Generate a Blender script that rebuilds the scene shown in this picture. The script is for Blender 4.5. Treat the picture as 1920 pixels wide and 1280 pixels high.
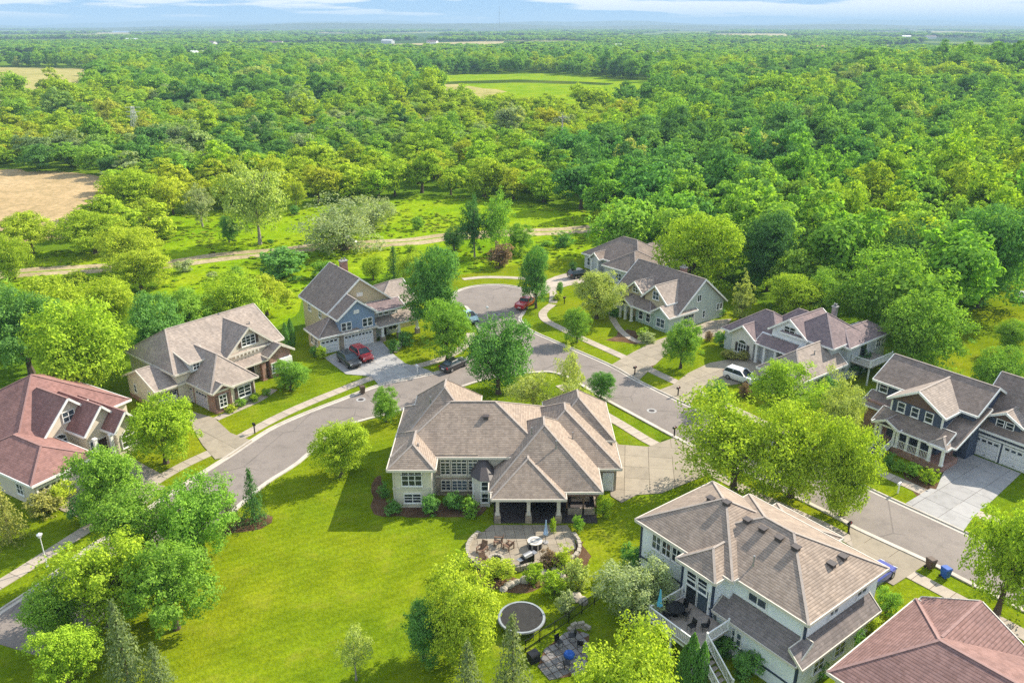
import bpy, bmesh, math, random
import numpy as np
from mathutils import Vector, Matrix
from mathutils.geometry import tessellate_polygon

for o in list(bpy.data.objects):
    bpy.data.objects.remove(o, do_unlink=True)
SC = bpy.context.scene
COL = SC.collection
R = math.radians
random.seed(7)

# ------------------------------------------------------------------ camera
CAM_H = 45.0
cam_data = bpy.data.cameras.new('camera')
cam_data.sensor_width = 36.0
cam_data.lens = 1500.0 / 1920.0 * 36.0
cam_data.clip_start = 0.5
cam_data.clip_end = 60000.0
cam = bpy.data.objects.new('camera', cam_data)
COL.objects.link(cam)
cam.location = (0, 0, CAM_H)
cam.rotation_euler = (R(90.0) - math.atan(594.0 / 1500.0), 0, 0)
SC.camera = cam

# ------------------------------------------------------------------ sky and sun
SUN_AZ = R(34.0)      # direction to the sun, measured from +X towards +Y
SUN_EL = R(35.5)
world = bpy.data.worlds.new('World')
SC.world = world
world.use_nodes = True
nt = world.node_tree
bg = nt.nodes['Background']
sky = nt.nodes.new('ShaderNodeTexSky')
sky.sky_type = 'NISHITA'
sky.sun_disc = False
sky.sun_elevation = SUN_EL
sky.sun_rotation = R(90.0) - SUN_AZ
sky.altitude = 250.0
sky.air_density = 1.0
sky.dust_density = 0.0
sky.ozone_density = 1.4
tc = nt.nodes.new('ShaderNodeTexCoord')
# thin layered clouds over the whole sky: noise on the direction, flattened
mp = nt.nodes.new('ShaderNodeMapping'); mp.inputs['Scale'].default_value = (4.6, 4.6, 62.0)
mp.inputs['Location'].default_value = (4.11, 2.19, 6.33)
cn = nt.nodes.new('ShaderNodeTexNoise'); cn.inputs['Scale'].default_value = 1.0
cn.inputs['Detail'].default_value = 7.0; cn.inputs['Roughness'].default_value = 0.52
cr = nt.nodes.new('ShaderNodeValToRGB')
cr.color_ramp.elements[0].position = 0.475; cr.color_ramp.elements[1].position = 0.53
cmix = nt.nodes.new('ShaderNodeMixRGB'); cmix.inputs[2].default_value = (2.8, 2.8, 2.8, 1)
tint = nt.nodes.new('ShaderNodeMixRGB'); tint.blend_type = 'DARKEN'; tint.inputs[0].default_value = 1.0
tint.inputs[2].default_value = (0.90, 1.52, 2.25, 1)  # caps the sky colour at pale blue, holding the bright horizon down
L = nt.links.new
L(tc.outputs['Generated'], mp.inputs['Vector']); L(mp.outputs['Vector'], cn.inputs['Vector'])
L(cn.outputs['Fac'], cr.inputs['Fac']); L(cr.outputs['Color'], cmix.inputs['Fac'])
L(sky.outputs['Color'], tint.inputs[1]); L(tint.outputs[0], cmix.inputs[1])
L(cmix.outputs[0], bg.inputs['Color'])
bg.inputs['Strength'].default_value = 0.15

sun_data = bpy.data.lights.new('sun', 'SUN')
sun_data.energy = 3.15
sun_data.angle = R(0.53)
sun_data.color = (1.0, 0.90, 0.75)
sun = bpy.data.objects.new('sun', sun_data)
COL.objects.link(sun)
sd = Vector((math.cos(SUN_AZ) * math.cos(SUN_EL), math.sin(SUN_AZ) * math.cos(SUN_EL), math.sin(SUN_EL)))
sun.rotation_euler = (-sd).to_track_quat('-Z', 'Y').to_euler()
sun.location = (60, 60, 120)

vs = SC.view_settings
vs.view_transform = 'Standard'; vs.look = 'None'; vs.gamma = 1.0; vs.use_curve_mapping = False
vs.exposure = 1.52
cy = SC.cycles
cy.max_bounces = 5; cy.diffuse_bounces = 3; cy.glossy_bounces = 2; cy.transmission_bounces = 2
cy.volume_bounces = 0; cy.transparent_max_bounces = 4
cy.use_denoising = False
cy.sample_clamp_indirect = 0.8
cy.sample_clamp_direct = 0.9
cy.volume_step_rate = 4.0

# ------------------------------------------------------------------ materials
MATS = {}
def new_mat(name):
    m = bpy.data.materials.new(name); m.use_nodes = True
    n = m.node_tree.nodes; b = n['Principled BSDF']
    return m, m.node_tree, b
def ramp(t, fac, stops):
    r = t.nodes.new('ShaderNodeValToRGB'); e = r.color_ramp.elements
    while len(e) < len(stops): e.new(0.5)
    for i, (p, c) in enumerate(stops):
        e[i].position = p; e[i].color = (*c, 1)
    t.links.new(fac, r.inputs['Fac']); return r.outputs['Color']
def noise(t, vec, scale, detail=4, rough=0.55, out='Fac'):
    n = t.nodes.new('ShaderNodeTexNoise'); n.inputs['Scale'].default_value = scale
    n.inputs['Detail'].default_value = detail; n.inputs['Roughness'].default_value = rough
    if vec is not None: t.links.new(vec, n.inputs['Vector'])
    return n.outputs[out]
def coord(t, kind='Object', scale=(1, 1, 1)):
    c = t.nodes.new('ShaderNodeTexCoord'); o = c.outputs[kind]
    if scale != (1, 1, 1):
        m = t.nodes.new('ShaderNodeMapping'); m.inputs['Scale'].default_value = scale
        t.links.new(o, m.inputs['Vector']); o = m.outputs['Vector']
    return o
def mixc(t, fac, a, b, mode='MIX'):
    m = t.nodes.new('ShaderNodeMixRGB'); m.blend_type = mode
    for i, v in ((0, fac), (1, a), (2, b)):
        if isinstance(v, (int, float)): m.inputs[i].default_value = v
        elif isinstance(v, tuple): m.inputs[i].default_value = (*v, 1)
        else: t.links.new(v, m.inputs[i])
    return m.outputs[0]
def bump(t, b, h, strength=0.4, dist=0.05):
    n = t.nodes.new('ShaderNodeBump'); n.inputs['Strength'].default_value = strength
    n.inputs['Distance'].default_value = dist
    t.links.new(h, n.inputs['Height']); t.links.new(n.outputs['Normal'], b.inputs['Normal'])
def shade(c, k): return tuple(min(1.0, x * k) for x in c)

def mat_plain(name, col, rough=0.6, metal=0.0, var=0.12, scale=1.5):
    if name in MATS: return MATS[name]
    m, t, b = new_mat(name)
    f = noise(t, coord(t, 'Object'), scale, 3)
    c = ramp(t, f, [(0.3, shade(col, 1 - var)), (0.7, shade(col, 1 + var))])
    t.links.new(c, b.inputs['Base Color'])
    b.inputs['Roughness'].default_value = rough; b.inputs['Metallic'].default_value = metal
    MATS[name] = m; return m

def mat_shingle(name, col, col2, course=0.24, lines=0.5):
    """asphalt shingles: dark shadow line under every course, tabs of uneven tone, streaks down the slope"""
    m, t, b = new_mat(name)
    uv = coord(t, 'UV')
    br = t.nodes.new('ShaderNodeTexBrick'); t.links.new(uv, br.inputs['Vector'])
    br.offset = 0.37; br.inputs['Scale'].default_value = 1.0
    br.inputs['Brick Width'].default_value = 0.33; br.inputs['Row Height'].default_value = course
    br.inputs['Mortar Size'].default_value = 0.0; br.inputs['Bias'].default_value = -0.1
    br.inputs['Color1'].default_value = (*shade(col, 0.94), 1); br.inputs['Color2'].default_value = (*shade(col2, 1.04), 1)
    s = t.nodes.new('ShaderNodeSeparateXYZ'); t.links.new(uv, s.inputs[0])
    dv = t.nodes.new('ShaderNodeMath'); dv.operation = 'DIVIDE'; dv.inputs[1].default_value = course; t.links.new(s.outputs[1], dv.inputs[0])
    fr = t.nodes.new('ShaderNodeMath'); fr.operation = 'FRACT'; t.links.new(dv.outputs[0], fr.inputs[0])
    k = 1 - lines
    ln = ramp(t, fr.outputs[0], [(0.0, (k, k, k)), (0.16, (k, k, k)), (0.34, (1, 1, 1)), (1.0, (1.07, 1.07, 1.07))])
    n = noise(t, uv, 0.45, 4)
    st = noise(t, coord(t, 'UV', (2.5, 0.25, 1)), 1.0, 3)
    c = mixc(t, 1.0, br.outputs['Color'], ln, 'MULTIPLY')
    c = mixc(t, 1.0, c, ramp(t, n, [(0.3, (0.84, 0.84, 0.85)), (0.72, (1.12, 1.1, 1.08))]), 'MULTIPLY')
    c = mixc(t, 1.0, c, ramp(t, st, [(0.3, (0.88, 0.88, 0.89)), (0.7, (1.08, 1.07, 1.06))]), 'MULTIPLY')
    t.links.new(c, b.inputs['Base Color']); b.inputs['Roughness'].default_value = 0.9; b.inputs['Specular IOR Level'].default_value = 0.2
    MATS[name] = m; return m

def mat_siding(name, col, lap=0.2, vertical=False):
    m, t, b = new_mat(name)
    uv = coord(t, 'UV', (1 / lap, 0, 0) if vertical else (0, 1 / lap, 0))
    s = t.nodes.new('ShaderNodeSeparateXYZ'); t.links.new(uv, s.inputs[0])
    fr = t.nodes.new('ShaderNodeMath'); fr.operation = 'FRACT'
    t.links.new(s.outputs[0 if vertical else 1], fr.inputs[0])
    ln = ramp(t, fr.outputs[0], [(0.0, (0.62, 0.62, 0.64)), (0.14, (1, 1, 1))])
    n = ramp(t, noise(t, coord(t, 'UV'), 0.7, 4), [(0.3, (0.9, 0.9, 0.9)), (0.7, (1.05, 1.05, 1.04))])
    c = mixc(t, 1.0, mixc(t, 1.0, col, ln, 'MULTIPLY'), n, 'MULTIPLY')
    t.links.new(c, b.inputs['Base Color']); b.inputs['Roughness'].default_value = 0.7
    bump(t, b, fr.outputs[0], 0.35, 0.02)
    MATS[name] = m; return m

def mat_brick(name, c1, c2, mortar, w=0.42, h=0.15, ms=0.02):
    m, t, b = new_mat(name)
    br = t.nodes.new('ShaderNodeTexBrick'); t.links.new(coord(t, 'UV'), br.inputs['Vector'])
    br.inputs['Scale'].default_value = 1.0
    br.inputs['Brick Width'].default_value = w; br.inputs['Row Height'].default_value = h
    br.inputs['Mortar Size'].default_value = ms
    br.inputs['Color1'].default_value = (*c1, 1); br.inputs['Color2'].default_value = (*c2, 1)
    br.inputs['Mortar'].default_value = (*mortar, 1)
    n = ramp(t, noise(t, coord(t, 'UV'), 2.2, 3), [(0.3, (0.72, 0.72, 0.72)), (0.7, (1.2, 1.2, 1.2))])
    t.links.new(mixc(t, 1.0, br.outputs['Color'], n, 'MULTIPLY'), b.inputs['Base Color'])
    b.inputs['Roughness'].default_value = 0.85; bump(t, b, br.outputs['Fac'], -0.4, 0.02)
    MATS[name] = m; return m

def mat_glass(name='window_glass', col=(0.025, 0.035, 0.045)):
    if name in MATS: return MATS[name]
    m, t, b = new_mat(name)
    oi = t.nodes.new('ShaderNodeObjectInfo')
    c = ramp(t, oi.outputs['Random'], [(0.0, shade(col, 0.6)), (0.6, col), (1.0, shade(col, 3.2))])
    t.links.new(c, b.inputs['Base Color'])
    b.inputs['Roughness'].default_value = 0.06; b.inputs['IOR'].default_value = 1.52
    MATS[name] = m; return m

def mat_grass(name, c_lo, c_mid, c_hi, stripes=False, patch=0.05, rough_scale=4.0):
    m, t, b = new_mat(name)
    co = coord(t, 'Object')
    big = noise(t, co, patch, 5, 0.62)
    mid = noise(t, co, patch * 7, 5, 0.65)
    fine = noise(t, co, rough_scale, 3, 0.7)
    c = ramp(t, big, [(0.32, c_lo), (0.5, c_mid), (0.68, c_hi)])
    c = mixc(t, 1.0, c, ramp(t, mid, [(0.28, (0.74, 0.76, 0.7)), (0.72, (1.2, 1.18, 1.15))]), 'MULTIPLY')
    c = mixc(t, 1.0, c, ramp(t, fine, [(0.25, (0.62, 0.66, 0.58)), (0.75, (1.32, 1.28, 1.28))]), 'MULTIPLY')
    if stripes:   # mower passes and worn dry patches
        w = t.nodes.new('ShaderNodeTexWave'); w.inputs['Scale'].default_value = 0.30; w.inputs['Distortion'].default_value = 1.2; w.inputs['Detail'].default_value = 1.0
        w.inputs['Detail Scale'].default_value = 0.4
        rt = t.nodes.new('ShaderNodeMapping'); rt.inputs['Rotation'].default_value = (0, 0, R(62)); t.links.new(co, rt.inputs['Vector']); t.links.new(rt.outputs[0], w.inputs['Vector'])
        c = mixc(t, 1.0, c, ramp(t, w.outputs['Fac'], [(0.2, (0.94, 0.95, 0.94)), (0.8, (1.05, 1.04, 1.03))]), 'MULTIPLY')
        dry = noise(t, co, 0.32, 6, 0.7)
        c = mixc(t, ramp(t, dry, [(0.54, (0, 0, 0)), (0.72, (0.55, 0.55, 0.55))]), c, (0.245, 0.245, 0.03))
    t.links.new(c, b.inputs['Base Color']); b.inputs['Roughness'].default_value = 0.95
    b.inputs['Specular IOR Level'].default_value = 0.0
    bump(t, b, fine, 0.7, 0.12)
    MATS[name] = m; return m

def mat_leaf(name, col, var=0.34, trans=0.42, use_obj=True):
    """foliage: object colour times per-leaf variation, some light passing through"""
    m = bpy.data.materials.new(name); m.use_nodes = True
    t = m.node_tree; t.nodes.clear()
    out = t.nodes.new('ShaderNodeOutputMaterial')
    oi = t.nodes.new('ShaderNodeObjectInfo'); ge = t.nodes.new('ShaderNodeNewGeometry')
    base = oi.outputs['Color'] if use_obj else None
    if base is None:
        base = ramp(t, oi.outputs['Random'], col)
    v = ramp(t, ge.outputs['Random Per Island'], [(0.0, (1 - var,) * 3), (0.55, (1.0, 1.0, 1.0)), (1.0, (1 + 1.25 * var, 1 + var, 1 - 0.2 * var))])
    c = mixc(t, 1.0, base, v, 'MULTIPLY')
    d = t.nodes.new('ShaderNodeBsdfDiffuse'); t.links.new(c, d.inputs['Color'])
    tr = t.nodes.new('ShaderNodeBsdfTranslucent')
    t.links.new(mixc(t, 1.0, c, (1.4, 1.45, 0.6), 'MULTIPLY'), tr.inputs['Color'])
    mx = t.nodes.new('ShaderNodeMixShader'); mx.inputs[0].default_value = trans
    t.links.new(d.outputs[0], mx.inputs[1]); t.links.new(tr.outputs[0], mx.inputs[2])
    t.links.new(mx.outputs[0], out.inputs['Surface'])
    MATS[name] = m; return m

# ------------------------------------------------------------------ mesh building
class MB:
    """collects faces; build() links them as one mesh object with metre UVs"""
    def __init__(s): s.v = []; s.f = []; s.m = []
    def quad(s, *p, mi=0):
        k = len(s.v); s.v.extend(tuple(q) for q in p); s.f.append(tuple(range(k, k + len(p)))); s.m.append(mi); return s
    def box(s, x0, x1, y0, y1, z0, z1, mi=0):
        k = len(s.v)
        s.v += [(x0, y0, z0), (x1, y0, z0), (x1, y1, z0), (x0, y1, z0), (x0, y0, z1), (x1, y0, z1), (x1, y1, z1), (x0, y1, z1)]
        for q in ((0, 3, 2, 1), (4, 5, 6, 7), (0, 1, 5, 4), (1, 2, 6, 5), (2, 3, 7, 6), (3, 0, 4, 7)):
            s.f.append(tuple(k + i for i in q)); s.m.append(mi)
        return s
    def hull(s, bottom, top, mi=0):
        """prism between two rings of the same length"""
        n = len(bottom); k = len(s.v); s.v += [tuple(q) for q in bottom] + [tuple(q) for q in top]
        s.f.append(tuple(k + i for i in reversed(range(n)))); s.f.append(tuple(k + n + i for i in range(n))); s.m += [mi, mi]
        for i in range(n):
            j = (i + 1) % n; s.f.append((k + i, k + j, k + n + j, k + n + i)); s.m.append(mi)
        return s
    def bar(s, a, b, w, h, mi=0, up=(0, 0, 1)):
        a, b = Vector(a), Vector(b); d = (b - a)
        if d.length < 1e-6: return s
        d.normalize(); u = Vector(up)
        if abs(d.dot(u)) > 0.98: u = Vector((1, 0, 0))
        sx = d.cross(u).normalized(); sy = sx.cross(d).normalized()
        r = lambda c: [c + sx * (i * w / 2) + sy * (j * h / 2) for i, j in ((-1, -1), (1, -1), (1, 1), (-1, 1))]
        return s.hull(r(a), r(b), mi)
    def tube(s, a, b, r0, r1=None, n=8, mi=0):
        r1 = r0 if r1 is None else r1
        a, b = Vector(a), Vector(b); d = (b - a).normalized(); u = Vector((0, 0, 1))
        if abs(d.dot(u)) > 0.95: u = Vector((1, 0, 0))
        sx = d.cross(u).normalized(); sy = sx.cross(d).normalized()
        ring = lambda c, r: [c + sx * (r * math.cos(2 * math.pi * i / n)) + sy * (r * math.sin(2 * math.pi * i / n)) for i in range(n)]
        return s.hull(ring(a, r0), ring(b, r1), mi)
    def poly(s, pts, z, mi=0):
        k = len(s.v); s.v += [(p[0], p[1], z) for p in pts]
        for tri in tessellate_polygon([[Vector((p[0], p[1], 0)) for p in pts]]):
            a, b, c = (Vector((pts[i][0], pts[i][1], 0)) for i in tri)
            tri = tri if (b - a).cross(c - a).z > 0 else tuple(reversed(tri))
            s.f.append(tuple(k + i for i in tri)); s.m.append(mi)
        return s
    def ring(s, cx, cy, r0, r1, z0, z1, n=28, a0=0.0, a1=2 * math.pi, mi=0):
        for i in range(n):
            p, q = a0 + (a1 - a0) * i / n, a0 + (a1 - a0) * (i + 1) / n
            P = lambda r, a, z: (cx + r * math.cos(a), cy + r * math.sin(a), z)
            s.hull([P(r0, p, z0), P(r1, p, z0), P(r1, q, z0), P(r0, q, z0)], [P(r0, p, z1), P(r1, p, z1), P(r1, q, z1), P(r0, q, z1)], mi)
        return s
    def mesh(s, name, mats):
        me = bpy.data.meshes.new(name); me.from_pydata(s.v, [], s.f)
        for m in (mats if isinstance(mats, (list, tuple)) else [mats]): me.materials.append(m)
        me.polygons.foreach_set('material_index', s.m)
        uvl = me.uv_layers.new(name='UVMap').data
        for p in me.polygons:
            n = p.normal
            if abs(n.z) > 0.999: u, v = Vector((1, 0, 0)), Vector((0, 1, 0))
            else:
                u = Vector((-n.y, n.x, 0)).normalized(); v = n.cross(u)
            for li in p.loop_indices:
                c = me.vertices[me.loops[li].vertex_index].co
                uvl[li].uv = (c.dot(u), c.dot(v))
        return me
    def build(s, name, mats, parent=None, loc=None, rz=0.0):
        return link(name, s.mesh(name, mats), parent, loc, rz)

def link(name, data, parent=None, loc=None, rz=0.0, scale=None):
    o = bpy.data.objects.new(name, data); COL.objects.link(o)
    if parent is not None: o.parent = parent
    if loc is not None: o.location = loc
    if rz: o.rotation_euler = (0, 0, rz)
    if scale is not None: o.scale = scale
    return o
def tag(o, label=None, cat=None, group=None, kind=None):
    if label: o['label'] = label
    if cat: o['category'] = cat
    if group: o['group'] = group
    if kind: o['kind'] = kind
    return o
def empty(name, loc, rz=0.0):
    o = link(name, None, None, loc, rz); o.empty_display_size = 0.5; return o
def thing(name, label, cat, loc, rz=0.0, group=None):
    return tag(empty(name, loc, rz), label, cat, group)

def clip_poly(poly, x0, x1, y0, y1):
    def cut(ps, f, inter):
        out = []
        for i in range(len(ps)):
            a, b = ps[i - 1], ps[i]
            if f(b):
                if not f(a): out.append(inter(a, b))
                out.append(b)
            elif f(a): out.append(inter(a, b))
        return out
    def ix(c): return lambda a, b: (c, a[1] + (b[1] - a[1]) * (c - a[0]) / (b[0] - a[0]))
    def iy(c): return lambda a, b: (a[0] + (b[0] - a[0]) * (c - a[1]) / (b[1] - a[1]), c)
    for f, i in ((lambda p: p[0] >= x0, ix(x0)), (lambda p: p[0] <= x1, ix(x1)), (lambda p: p[1] >= y0, iy(y0)), (lambda p: p[1] <= y1, iy(y1))):
        poly = cut(poly, f, i)
        if len(poly) < 3: return []
    return poly
def poly_area(p): return 0.5 * sum(p[i - 1][0] * p[i][1] - p[i][0] * p[i - 1][1] for i in range(len(p)))
def inside(p, poly):
    x, y = p; c = False
    for i in range(len(poly)):
        (xa, ya), (xb, yb) = poly[i - 1], poly[i]
        if (ya > y) != (yb > y) and x < (xb - xa) * (y - ya) / (yb - ya) + xa: c = not c
    return c
def smooth(pts, n=5):
    out = []
    for i in range(len(pts) - 1):
        p0 = pts[max(0, i - 1)]; p1 = pts[i]; p2 = pts[i + 1]; p3 = pts[min(len(pts) - 1, i + 2)]
        for k in range(n):
            t = k / n
            out.append(tuple(0.5 * (2 * p1[j] + (p2[j] - p0[j]) * t + (2 * p0[j] - 5 * p1[j] + 4 * p2[j] - p3[j]) * t * t + (3 * p1[j] - p0[j] - 3 * p2[j] + p3[j]) * t ** 3) for j in (0, 1)))
    out.append(tuple(pts[-1])); return out
def resample(pts, step):
    out = [pts[0]]; acc = 0.0
    for i in range(1, len(pts)):
        a, b = Vector(pts[i - 1]), Vector(pts[i]); d = (b - a).length; pos = 0.0
        while acc + (d - pos) >= step:
            pos += step - acc; acc = 0.0; q = a + (b - a) * (pos / d); out.append((q.x, q.y))
        acc += d - pos
    return out
def normals2(pts):
    out = []
    for i in range(len(pts)):
        a, b = Vector(pts[max(0, i - 1)]), Vector(pts[min(len(pts) - 1, i + 1)])
        d = (b - a).normalized(); out.append(Vector((-d.y, d.x)))
    return out
def offset(pts, k):
    return [(p[0] + n.x * k, p[1] + n.y * k) for p, n in zip(pts, normals2(pts))]

# ------------------------------------------------------------------ survey of the place (metres)
KERB_NORTH = [(-43.15, 50.44), (-42.24, 53.17), (-40.8, 56.48), (-39.12, 61.86), (-37.91, 63.94), (-36.07, 69.04), (-33.86, 74.15), (-31.48, 79.3), (-29.04, 84.92), (-25.86, 89.15),
 (-22.03, 93.25), (-17.76, 97.69), (-13.87, 99.96), (-9.83, 102.31), (-7.61, 104.96), (-5.8, 108.53), (-4.85, 112.54), (-4.82, 116.35), (-7.64, 128.74), (-8.98, 129.95),
 (-9.99, 131.44), (-10.61, 133.14), (-10.8, 134.93), (-10.55, 136.72), (-9.87, 138.39), (-8.81, 139.85), (-7.43, 141.01), (-5.81, 141.8), (-4.04, 142.17),
 (-2.24, 142.11), (-0.51, 141.61), (1.05, 140.71), (2.35, 139.46), (3.31, 137.93), (3.86, 136.21), (3.99, 134.41), (3.68, 132.64), (2.94, 130.99), (1.96, 126.25),
 (1.4, 123.64), (2.22, 119.9), (3.68, 117.28), (6.52, 113.64), (13.94, 104.38), (16.98, 99.25), (21.84, 92.31), (24.7, 88.71), (32.31, 78.7), (37.02, 72.14),
 (38.8, 69.72), (41.11, 66.78), (42.95, 64.37), (46.28, 59.95), (49.94, 55.43)]
KERB_SOUTH = [(-35.18, 47.78), (-34.41, 50.12), (-32.89, 53.64), (-31.29, 58.83), (-30.18, 60.66), (-28.17, 66.19), (-25.97, 72.66), (-23.55, 77.17), (-20.46, 85.33), (-14.22, 89.88),
 (-8.36, 95.51), (-4.7, 98.72), (-1.47, 100.49), (2.96, 101.76), (5.78, 101.76), (8.46, 98.9), (11.56, 93.89), (15.72, 87.84), (19.81, 82.03), (25.29, 74.92),
 (31.64, 66.96), (33.05, 64.72), (37.23, 59.88), (39.13, 57.33), (42.24, 53.17), (45.54, 48.98)]
WALK_NORTH = [(-45.07, 54.88), (-43.56, 58.06), (-41.43, 63.1), (-39.89, 66.96), (-37.94, 72.87), (-36.04, 76.71), (-33.74, 79.91), (-32.27, 82.29), (-29.62, 86.99), (-26.96, 90.93),
 (-22.61, 96.17), (-19.01, 100.13), (-14.98, 103.05), (-11.1, 105.73), (-8.2, 109.35), (-6.68, 113.64), (-6.41, 118.22)]
WALK_EAST = [(7.01, 130.91), (5.2, 126.78), (5.42, 123.13), (6.87, 120.63), (10.18, 115.66), (16.55, 106.92), (20.6, 100.85), (23.45, 96.84), (26.12, 93.1), (33.55, 82.42),
 (39.37, 75.58), (41.55, 72.77), (43.55, 70.01), (45.97, 67.43), (48.19, 64.9), (51.15, 61.53)]
WALK_BULB = [(-9.32, 145.54), (-5.31, 146.92), (0.2, 146.57), (4.04, 145.2), (6.96, 142.52), (7.48, 136.8), (7.01, 130.91)]
WALK_SOUTH = [(6.44, 97.69), (8.94, 93.1), (11.29, 89.29), (13.87, 85.33), (15.97, 82.03), (19.57, 77.87), (24.37, 71.52), (30.63, 64.55), (32.46, 61.53), (34.57, 58.58),
 (36.96, 55.43), (40.62, 50.44), (42.33, 47.85)]
DRIVES = {'A': [(11.11, 86.43), (12.28, 81.27), (15.58, 80.77), (18.84, 82.81), (23.08, 77.64), (20.57, 74.37), (15.42, 71.01), (12.9, 70.71), (11.06, 69.23), (10.13, 70.51)],
 'B': [(32.47, 65.34), (37.42, 59.57), (34.57, 57.55), (32.9, 56.41), (31.51, 58.06), (31.48, 61.53)],
 'D': [(-47.79, 71.01), (-49.68, 75.81), (-48.04, 77.87), (-42.47, 74.15), (-36.33, 72.35), (-37.6, 64.72), (-40.2, 65.34), (-45.26, 68.08)],
 'E': [(-41.16, 90.33), (-36.6, 87.99), (-33.36, 84.12), (-30.18, 82.16), (-31.67, 78.58), (-32.98, 77.87), (-35.58, 81.15), (-37.53, 84.12)],
 'F': [(-27.26, 107.12), (-24.64, 110.4), (-20.08, 113.86), (-17.46, 108.53), (-15.22, 104.96), (-11.97, 102.87), (-10.73, 101.58), (-15.55, 98.9), (-17.7, 97.35),
       (-19.36, 100.49), (-22.95, 101.21), (-25.72, 104.96)],
 'G': [(12.36, 151.2), (8.19, 147.26), (4.46, 142.19), (2.34, 139.29), (3.0, 133.51), (6.74, 137.42), (10.05, 141.21), (13.5, 143.51), (14.65, 148.67)],
 'H': [(13.91, 104.19), (16.65, 107.72), (21.56, 113.42), (27.92, 118.69), (32.21, 122.62), (36.12, 123.64), (32.6, 116.35), (27.66, 113.42), (22.71, 108.53),
       (17.07, 98.9)],
 'I': [(19.16, 95.84), (21.62, 97.69), (24.42, 101.58), (28.2, 105.15), (32.47, 106.92), (35.57, 106.92), (36.83, 103.43), (32.65, 98.72), (29.5, 97.69), (25.44, 96.84),
       (22.51, 91.54), (21.6, 92.47)],
 'J': [(51.18, 79.79), (54.84, 74.92), (46.91, 67.99), (45.46, 66.87), (43.1, 64.37), (39.78, 69.13), (43.62, 71.93), (44.13, 71.73), (47.58, 76.49)]}
PATH = [(-106.19, 146.92), (-99.07, 148.67), (-89.24, 151.56), (-70.83, 155.32), (-60.08, 161.69), (-49.99, 165.48), (-41.78, 169.43), (-30.62, 172.17), (-21.46, 174.51),
 (-15.77, 177.88), (-2.47, 181.38), (9.98, 183.43), (22.87, 187.13)]
PAVER_WALK_D = [(-43.71, 75.58), (-42.62, 78.34), (-36.77, 74.15), (-38.11, 71.93)]
GARDEN_PATHS = [[(-36.3, 87.7), (-34.28, 90.63), (-32.45, 93.57), (-31.41, 96.84)], [(16.67, 126.78), (16.6, 123.13), (17.09, 118.69), (18.01, 115.43), (19.49, 113.2), (21.6, 113.2)],
 [(-17.55, 109.15), (-17.04, 111.89), (-17.06, 114.53)], [(39.93, 75.81), (40.04, 77.17), (39.96, 78.11)]]
PATIO = [(-1.96, 65.34), (5.36, 65.34), (5.85, 63.6), (5.9, 61.53), (3.87, 60.27), (1.67, 59.19), (-0.47, 58.66), (-2.47, 58.96), (-3.78, 60.27), (-4.05, 61.86), (-3.14, 63.77)]
PATIO2 = [(2.48, 48.81), (4.25, 50.68), (5.04, 51.04), (6.13, 50.44), (5.57, 46.39), (2.76, 45.72), (1.93, 47.03)]
FIELDS = {'far_field': [(550.0, 1165.29), (680.88, 1305.66), (655.74, 1241.62), (387.2, 766.59), (367.34, 786.62)],
 'hay_field': [(-90.22, 740.29), (-73.1, 795.57), (-31.23, 821.8), (26.59, 840.26), (79.02, 778.97), (126.45, 685.65), (81.43, 481.52), (35.2, 458.99), (-17.21, 448.47),
               (-38.42, 462.6), (-55.31, 510.69)],
 'tan_field': [(-206.41, 269.26), (-170.82, 269.26), (-151.69, 265.1), (-127.32, 254.25), (-102.26, 205.71), (-97.38, 185.97), (-100.1, 176.81), (-108.92, 171.5),
               (-131.51, 167.46)],
 'upper_field': [(-723.01, 946.19), (-580.8, 958.24), (-478.1, 934.44), (-420.02, 879.71), (-257.07, 497.78), (-304.68, 497.78), (-384.03, 497.78)]}
MEADOWS = {'back_meadow': [(-64.03, 134.1), (-75.34, 166.34), (-86.14, 202.76), (-74.89, 205.92), (-62.82, 212.52), (-37.68, 215.97), (-27.06, 224.68), (-8.91, 221.7),
                 (7.14, 212.52), (23.24, 202.76), (22.11, 180.37), (16.73, 162.1), (11.23, 146.92), (3.92, 140.25), (-9.8, 140.25), (-26.55, 146.92), (-37.67, 134.1),
                 (-37.48, 113.64), (-46.48, 111.46), (-56.49, 118.22)],
 'glade': [(-134.44, 343.69), (-123.24, 343.69), (-104.8, 289.6), (-114.33, 289.6)],
 'left_meadow': [(-113.0, 154.17), (-101.54, 164.2), (-78.1, 173.1), (-61.64, 166.34), (-67.39, 146.92), (-79.1, 134.1), (-99.81, 134.1)]}
RIGHT_LAWN = [(58.09, 101.58), (68.13, 117.04), (80.51, 130.63), (100.14, 150.47), (140.04, 180.37), (109.19, 113.64), (66.76, 85.74), (60.33, 91.54), (56.26, 91.54)]
LAKE = [(-5983.99, 7080.82), (-4223.99, 7080.82), (-2990.56, 6330.56), (-2178.0, 5559.69), (-2060.9, 5019.93), (-2997.67, 5019.93), (-4388.26, 5187.85)]
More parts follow.
